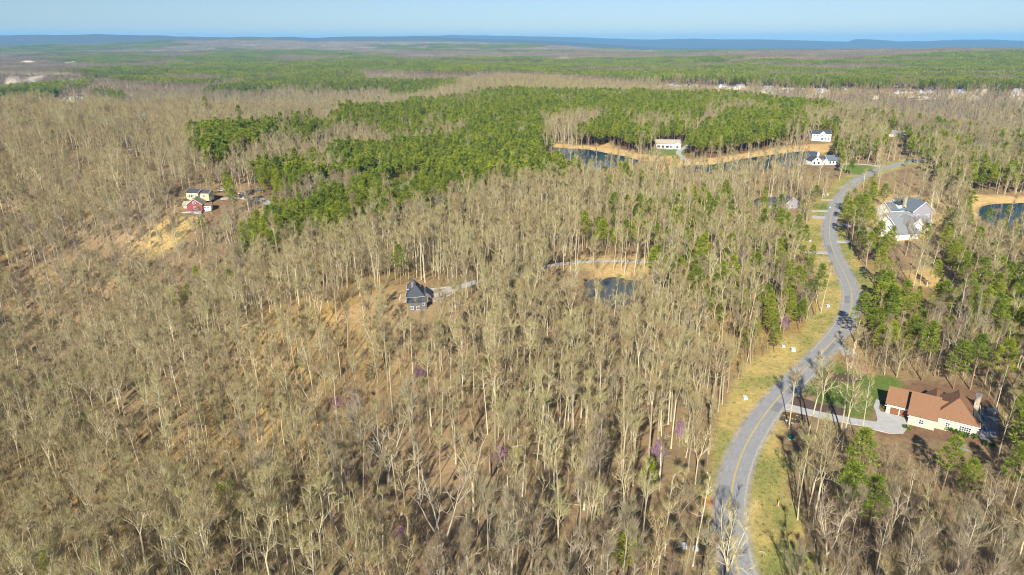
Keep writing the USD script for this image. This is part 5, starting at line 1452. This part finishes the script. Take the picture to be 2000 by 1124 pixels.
pad("driveway_apron", "grey gravel forecourt right of the dark ridge house", [(828, 590), (832, 566), (868, 562), (905, 560), (890, 570), (860, 588)], M_GRAVEL, 0.15)

# --- red barn house and yellow house on the knoll
q0 = at(366, 412); h = House("red_barn_house", "red gabled house with white trim on the grassy knoll", "house", q0, 10, None, 0.85)
h.gable(0, 10, 0, 10, 4.0, 38, "y", M_REDWALL, M_BEIGEROOF); h.gable(9.4, 15, 1.5, 8, 2.8, 20, "x", M_WHITE, M_BROWNROOF); h.gable(-3, 1, 3, 10, 3.2, 30, "x", M_CREAM, M_BEIGEROOF)
h.window(5, 0, 4.6, 1.6, 1.5, "-y", (1, 1)); h.window(5, 0, 1.0, 1.6, 1.5, "-y", (1, 1)); h.window(11.4, 1.5, 0.9, 1.2, 1.2, "-y"); h.window(13.4, 1.5, 0.9, 1.2, 1.2, "-y")
h.box("terrace", (-9, -3.2, -2.0), (9.5, -0.05, -0.3), M_CONCRETE)
q0 = at(365, 389); h = House("yellow_house", "pale yellow house with dark sloping roof behind the red house", "house", q0, -10, None, 0.9)
h.gable(0, 8.5, 0, 8, 4.4, 22, "x", M_YELLOWWALL, M_SLATE); h.gable(8.5, 15, 2, 8, 4.0, 26, "x", M_YELLOWWALL, M_SLATE)
for k_ in range(4): h.window(1.2 + 1.25 * k_, 0, 1.2, 0.85, 1.9, "-y", (0, 1))
h.window(6.9, 0, 1.6, 1.0, 1.2, "-y"); h.window(11.5, 2, 1.2, 1.4, 1.4, "-y")
h.box("deck", (-2.4, -2.0, 0.3), (-0.05, 6, 0.55), M_TIMBER)
for k_ in range(4): h.box("deck_post", (-2.3, -1.9 + 2.4 * k_, -2), (-2.1, -1.7 + 2.4 * k_, 1.5), M_YELLOWWALL)

# --- small houses far off
FAR_LABELS = ["white house with two gables, leftmost in the row on the gorge rim", "white house just right of the leftmost one on the gorge rim", "small white cottage third along the gorge rim", "white house with blue grey roof on the gorge rim", "little white outbuilding beside the blue roofed rim house", "white gabled house fifth along the gorge rim",
              "grey house among bare trees on the gorge rim", "grey and white house beside the straw clearing on the gorge rim", "white house in the rim group at right, the leftmost there", "cream house in the rim group at right, second from its left", "white house with steep gable in the rim group at right", "small house with gable beside the steep gabled rim house",
              "long grey blue house with porch on the rim at right", "white house on the rim cut by the right picture edge", "white house on the far left ridge, leftmost of three", "white house on the far left ridge, middle of three", "white house on the far left ridge, rightmost of three", "small cream shed below the far left ridge houses",
              "white house with grey roof among bare trees at upper left", "white garage joined to the house among bare trees at upper left", "white house right of the others among bare trees at upper left", "white wing right of the others among bare trees at upper left", "grey roof showing in the gap of the dark pine stand", "white house front at the stand's left edge",
              "white wall glimpsed among the central pines", "white house glimpsed behind the central pines, left one", "white house glimpsed behind the central pines, right one", "pale roofed house behind the rim clearing", "white house in trees above the rim group at right", "grey roofed house in the bare woods right of the gorge"]
rh = np.random.default_rng(91)
for (q, wd), lb in zip(FAR_AT, FAR_LABELS):
    wd = 0.82 * max(8.0, min(wd / (FPX / project(*q)[2]) * (0.9 if wd > 17 else 0.8), 24.0)) if wd > 12 else 9.0
    roof = M_BLUEROOF if "blue" in lb else (M_GREYROOF if "grey" in lb or rh.uniform() < 0.5 else M_SLATE)
    wall = M_CREAM if "cream" in lb else (M_GREYWALL if lb.startswith(("grey house", "long grey")) else M_OFFWHITE)
    h = House("cottage" if wd < 10 else "hillside_house", lb, "house", q, float(rh.uniform(-25, 25)))
    dp = min(9.0, wd * 0.7); ev = 4.0 if wd > 12 else 3.0
    h.gable(-wd / 2, wd / 2, 0, dp, ev, 34, "x", wall, roof, base=-4)
    if wd > 11:
        h.gable(-wd * 0.32, -wd * 0.02, -2.0, dp * 0.6, ev + 0.3, 42, "y", wall, roof, base=-4)
        h.box("chimney", (wd * 0.25, dp * 0.55, ev), (wd * 0.25 + 1.1, dp * 0.55 + 1.1, ev + dp * 0.34 + 2.0), M_STONE)
    for k_ in range(2 if wd < 11 else 3):
        h.window(wd * (0.08 + 0.16 * k_), 0, 1.0, 1.3, 1.6, "-y", (1, 0))
    h.box("door", (-wd * 0.44, -0.05, 0.0), (-wd * 0.44 + 1.0, -0.003, 2.1), M_DARKWALL)

# ------------------------------------------------------------------ roadside things
def utility_box(u, v, label, m, s=1.0, rz=0.0):
    q = at(u, v)
    t_ = thing("utility_box", label, "utility box", q, rz, None, s * 0.72)
    part(t_, "pad", MB().box((-1.0, -0.85, -0.3), (1.0, 0.85, 0.12)), M_CONCRETE)
    part(t_, "cabinet", MB().add([(-0.85, -0.7, 0.12), (0.85, -0.7, 0.12), (0.85, 0.7, 0.12), (-0.85, 0.7, 0.12), (-0.85, -0.7, 0.95), (0.85, -0.7, 0.95), (0.85, 0.7, 1.35), (-0.85, 0.7, 1.35)], [[0, 1, 5, 4], [1, 2, 6, 5], [2, 3, 7, 6], [3, 0, 4, 7]]), m)
    part(t_, "lid", MB().slab([(-0.92, -0.78, 0.99), (0.92, -0.78, 0.99), (0.92, 0.78, 1.42), (-0.92, 0.78, 1.42)], 0.07), m)
    part(t_, "door_seam", MB().box((-0.02, -0.72, 0.2), (0.02, -0.70, 0.9)), M_DARKMETAL)
    part(t_, "latch", MB().box((0.1, -0.76, 0.5), (0.18, -0.70, 0.66)), M_DARKMETAL)


for u, v, lb, m, s in [(1617, 600, "pale utility box alone in the verge right of the leaning trunk", M_BOX, 0.95), (1530, 679, "smaller pale utility box of the pair at the wood edge", M_BOX, 0.8), (1549, 686, "larger pale utility box of the pair near the road", M_BOX, 1.1), (1455, 780, "pale utility box in the straw verge above the clay ditch", M_BOX, 0.95),
                      (1335, 1070, "grey utility box left of the slender white trunk at the bottom", M_BOX, 0.9), (1358, 1075, "grey utility box right of the slender white trunk at the bottom", M_BOX, 0.8), (1545, 857, "dark green utility box at the brush edge", M_GREENBOX, 1.0), (1569, 470, "tiny pale box in the upper verge, left of two", M_BOX, 0.8), (1582, 472, "tiny pale box in the upper verge, right of two", M_BOX, 0.8),
                      (1688, 529, "pale box beside the pines right of the road", M_BOX, 0.9), (1616, 382, "pale box above the small green lawn left of the road", M_BOX, 1.0), (1608, 381, "small white box beside the wood above the green lawn", M_BOX, 0.7), (1673, 398, "pale green box at the upper right drive mouth", M_BOX, 0.8), (1621, 407, "white box at the corner of the small green lawn", M_BOX, 0.8)]:
    utility_box(u, v, lb, m, s, rz=8 if u < 1500 else -8)
q = at(1520, 988); t_ = thing("marker_post", "short orange topped white marker post in the lower green verge", "marker post", q)
part(t_, "post", MB().tube([(0, 0, -0.3), (0, 0, 0.9)], 0.09, 8), M_TRIM); part(t_, "cap", MB().tube([(0, 0, 0.9), (0, 0, 1.25), (0, 0, 1.4)], [0.14, 0.14, 0.03], 8), M_ORANGE); part(t_, "base", MB().box((-0.25, -0.25, -0.2), (0.25, 0.25, 0.12)), M_ORANGE)
q = at(1489, 1079); t_ = thing("culvert_headwall", "small stone culvert end in the lower verge", "culvert", q, -25, None, 0.5)
part(t_, "headwall", MB().box((-0.9, -0.2, -0.5), (0.9, 0.2, 0.55)), M_STONE)
for sx in (-1, 1): part(t_, "wing_wall", MB().slab([(sx * 0.9, -0.2, 0.5), (sx * 1.6, -1.0, 0.1), (sx * 1.6, -1.0, -0.5), (sx * 0.9, -0.2, -0.5)], 0.22), M_STONE)
part(t_, "pipe", MB().tube([(0, -0.45, 0.05), (0, -0.15, 0.05)], 0.3, 12), M_DARKMETAL)
for (u, v, lb) in [(1546, 834, "small white sign board on a post by the mulch bed"), (1535, 829, "little pale mailbox post at the driveway mouth")]:
    q = at(u, v); t_ = thing("mailbox", lb, "mailbox", q, 30)
    part(t_, "post", MB().box((-0.06, -0.06, -0.3), (0.06, 0.06, 1.0)), M_TIMBER); part(t_, "box", MB().box((-0.18, -0.3, 1.0), (0.18, 0.3, 1.32)), M_BOX); part(t_, "flag", MB().box((0.185, -0.05, 1.15), (0.21, 0.05, 1.45)), M_ORANGE)


def car(u, v, label, m, rz):
    q = at(u, v); t_ = thing("parked_car", label, "car", q + [0, 0, 0.14], rz)
    bd = MB()
    prof = [(-2.2, 0.35), (-2.25, 0.75), (-1.3, 0.95), (1.9, 1.0), (2.2, 0.85), (2.2, 0.35)]
    for y_ in (-0.9, 0.9): bd.poly([(x_, y_, z_) for x_, z_ in (prof if y_ < 0 else prof[::-1])])
    for (a_, b_), (c_, d_) in zip(prof, prof[1:] + prof[:1]): bd.poly([(a_, -0.9, b_), (a_, 0.9, b_), (c_, 0.9, d_), (c_, -0.9, d_)])
    part(t_, "body", bd, m)
    part(t_, "cabin", MB().slab([(-0.45, -0.66, 1.5), (1.5, -0.66, 1.5), (1.5, 0.66, 1.5), (-0.45, 0.66, 1.5)], 0.06), m)
    gl = MB(); a_ = [(-1.15, -0.82, 0.96), (1.85, -0.82, 1.0), (1.85, 0.82, 1.0), (-1.15, 0.82, 0.96)]; b_ = [(-0.45, -0.66, 1.44), (1.5, -0.66, 1.44), (1.5, 0.66, 1.44), (-0.45, 0.66, 1.44)]
    for i_ in range(4): gl.poly([a_[i_], a_[(i_ + 1) % 4], b_[(i_ + 1) % 4], b_[i_]])
    part(t_, "window", gl, M_GLASS)
    for sx in (-1.35, 1.35):
        for sy in (-0.82, 0.82): part(t_, "wheel", MB().tube([(sx, sy - 0.1, 0.32), (sx, sy + 0.1, 0.32)], 0.33, 10).poly([(sx + 0.33 * math.cos(k_ * 0.628), sy - 0.1, 0.32 + 0.33 * math.sin(k_ * 0.628)) for k_ in range(10)]), M_TYRE)


M_CARW = plain("white_car_paint", (0.7, 0.7, 0.7), 0.3, 0.02, 4.0, spec=0.5); M_CARB = plain("blue_car_paint", (0.03, 0.14, 0.42), 0.3, 0.02, 4.0, spec=0.5); M_CARG = plain("silver_car_paint", (0.42, 0.43, 0.45), 0.3, 0.02, 4.0, spec=0.5)
car(433, 374, "white van parked behind the pines by the yellow house", M_CARW, 20); car(473, 381, "white car on the knoll parking drive", M_CARW, -30); car(505, 373, "blue car at the right end of the knoll parking", M_CARB, 5); car(474, 389, "silver car in front of the white one on the knoll parking", M_CARG, 10); car(405, 412, "white car beside the red house", M_CARW, 15)

# rocks of the gorge rim and the far left rim
def outcrop(u, v, wd, ht, label, seed):
    q = at(u, v); r_ = np.random.default_rng(seed)
    m = trimesh.creation.icosphere(3)
    n = m.vertices
    d = 1 + 0.9 * (meshkit.fbm(n * 2.2 + seed * 7.1, 4, seed) - 0.5)
    v_ = n * d[:, None] * [wd / 2, wd / 5, ht]
    v_[:, 2] = np.where(v_[:, 2] > 0, v_[:, 2] * 0.6 + 0.15 * np.round(v_[:, 2] / 1.6) * 1.6, v_[:, 2])
    mb = MB(); mb.add(v_, m.faces)
    p = mb.write(number("rock_outcrop"), M_ROCK, smooth=30)
    UsdGeom.Xformable(p).AddTranslateOp().Set(Gf.Vec3d(*map(float, q))); UsdGeom.Xformable(p).AddRotateZOp().Set(float(r_.uniform(-20, 20)))
    tag(p, label, "rock")


for i_, (u, v, wd, ht, lb) in enumerate([(1350, 182, 40, 9, "pale rock ledge below the third rim cottage"), (1405, 184, 34, 10, "pale rock ledge below the blue roofed rim house"), (1492, 188, 44, 14, "broad pale cliff block in the gorge wall centre"), (1590, 190, 34, 9, "pale rock beside the rim straw clearing"), (1705, 193, 22, 9, "pale rock left in the right rim group"), (1800, 192, 60, 5, "long flat ledge under the right rim houses"),
                                     (1902, 195, 30, 11, "pale rounded rock near the right end of the rim"), (1957, 196, 26, 9, "pale rock last but one toward the right edge"), (1240, 176, 30, 8, "pale rock at the left start of the gorge rim"), (55, 127, 90, 22, "pale cliff face at far left, left one"), (150, 128, 150, 20, "long pale cliff face at far left, right one"), (100, 130, 70, 14, "low pale cliff between the two far left ones")]):
    outcrop(u, v, wd, ht, lb, 600 + i_)
rs_ = np.random.default_rng(17)
for i_, (u, v, lb) in enumerate([(762, 1003, "flat pale boulder on leaf litter, left of two"), (785, 1004, "flat pale boulder on leaf litter, right of two"), (755, 908, "pale boulder in the small clearing above the two flat ones"), (752, 598, "pale boulder in the grass left of the dark ridge house"), (487, 640, "pale boulder on the left slope")]):
    q = at(u, v); m = trimesh.creation.icosphere(2); n = m.vertices
    mb = MB(); mb.add(n * (1 + 0.7 * (meshkit.fbm(n * 1.8 + i_ * 5, 3, i_) - 0.5))[:, None] * [1.1, 0.8, 0.55], m.faces)
    p = mb.write(number("boulder"), M_ROCK, smooth=30); UsdGeom.Xformable(p).AddTranslateOp().Set(Gf.Vec3d(*map(float, q))); tag(p, lb, "boulder")

for i_, (u, v, a_, ln, lb) in enumerate([(1030, 868, 20, 9, "fallen grey log lying under the central trunks"), (560, 905, -35, 8, "fallen log on the left slope in leaf litter"), (700, 985, 60, 7, "short fallen log left of the flat boulders"), (1110, 985, -10, 8, "fallen pale log among tall trunks at lower centre"), (820, 905, 40, 9, "long fallen trunk over orange litter"), (1180, 800, 75, 7, "fallen log below the slim trees at centre right"),
                                     (480, 635, 15, 10, "bleached log on the slope by the left pine trio"), (245, 485, 30, 12, "felled pale log below the straw knoll, upper one"), (262, 498, 10, 11, "felled pale log below the straw knoll, lower one"), (1700, 1010, -25, 8, "fallen log in the brush at lower right"), (330, 760, -50, 9, "grey fallen log low on the left slope"), (930, 760, 5, 8, "fallen log by the olive glade")]):
    q = at(u, v); r_ = np.random.default_rng(800 + i_)
    t_ = thing("fallen_log", lb, "log", q, a_)
    ca_, sa_ = math.cos(math.radians(a_)), math.sin(math.radians(a_))
    pts_, _ = bent((-ln / 2, 0, 0.18), (1, 0, 0.0), ln, 6, r_, 0.05)
    pts_[:, 2] = [0.16 + float(terrain(q[0] + p[0] * ca_ - p[1] * sa_, q[1] + p[0] * sa_ + p[1] * ca_)) - q[2] for p in pts_]
    part(t_, "trunk", MB().tube(pts_, np.linspace(0.22, 0.09, 7), 7, BARK), M_WOOD, colour=True)
    for k_ in range(3):
        b_, _ = bent(pts_[3 + k_], r_.normal(size=3) * [1, 1, 0.3] + [0.6, 0, 0.5], 1.6, 3, r_, 0.1)
        part(t_, "branch_stub", MB().tube(b_, np.linspace(0.08, 0.02, 4), 4, BARK), M_WOOD, colour=True)

# tufts of grass on the open verges
def tuft_mesh(seed, c):
    r_ = np.random.default_rng(seed); n = 16
    p = np.c_[r_.normal(0, 0.28, (n, 2)), np.full(n, -0.03)]
    T_ = MB(); G_ = MB()
    blades(T_, p[:8], r_.normal(0, 0.45, (8, 3)) + [0, 0, 1], r_.uniform(0.2, 0.5, 8), 0.09, r_, np.array(c) * r_.uniform(0.8, 1.2, (8, 1)))
    blades(G_, p[8:], r_.normal(0, 0.6, (8, 3)) + [0, 0, 0.8], r_.uniform(0.15, 0.4, 8), 0.10, r_, np.array(c) * r_.uniform(0.7, 1.2, (8, 1)))
    return T_, G_


TUFTS = [tuft_mesh(900, (0.50, 0.36, 0.13)), tuft_mesh(901, (0.42, 0.30, 0.12)), tuft_mesh(902, (0.16, 0.20, 0.045)), tuft_mesh(903, (0.30, 0.28, 0.08))]
gxs, gys, grs = [], [], np.random.default_rng(904)
for key, cell in (("verge", 1.25), ("knoll", 2.2), ("gravel_bank", 2.0), ("ridge", 2.6)):
    x0, y0, x1, y1 = AREA[key].bounds
    y1 = min(y1, 480)
    X_, Y_ = np.meshgrid(np.arange(x0, x1, cell), np.arange(y0, y1, cell))
    X_ = (X_ + grs.uniform(-cell, cell, X_.shape) * 0.6).ravel(); Y_ = (Y_ + grs.uniform(-cell, cell, Y_.shape) * 0.6).ravel()
    k_ = inside(AREA[key], X_, Y_) & (shapely.distance(road_line, shapely.points(X_, Y_)) > 4.2)
    for ln_, w_, _ in LANES.values():
        k_ &= shapely.distance(LineString(ln_), shapely.points(X_, Y_)) > w_ / 2 + 0.5
    gxs.append(X_[k_]); gys.append(Y_[k_])
gxs, gys = np.concatenate(gxs), np.concatenate(gys)
gr_ = ss(fb(gxs, gys, 14, 3, 61), -0.12, 0.12) * ss(-shapely.distance(road_line, shapely.points(gxs, gys)), -16, -5)
gk = np.where(grs.uniform(size=len(gxs)) < 0.2 + 0.7 * gr_, 2 + (grs.uniform(size=len(gxs)) < 0.4), (grs.uniform(size=len(gxs)) < 0.45).astype(int))
scatter("grass_tufts", "dry straw and green grass tufts on the road verges and clearings", TUFTS, (M_TINT, M_TINT), np.stack([gxs, gys, terrain(gxs, gys)], 1), gk, grs.uniform(0, 6.28, len(gxs)), grs.uniform(0.7, 1.5, len(gxs)), parts=("blades", "blades_low"))
print("tufts", len(gxs))
# ------------------------------------------------------------------ the air
HZ = mat("air_haze", {"v": ("principled_volume", {"color": (0.24, 0.62, 1.0), "density": 0.00005, "anisotropy": 0.0})}, [], volume="v.volume")
hb_ = MB(); hb_.box((-27000, -27000, -420), (27000, 27000, 290))
tag(hb_.write(number("haze"), HZ), "thin blue haze in the air over the woods", kind="stuff")
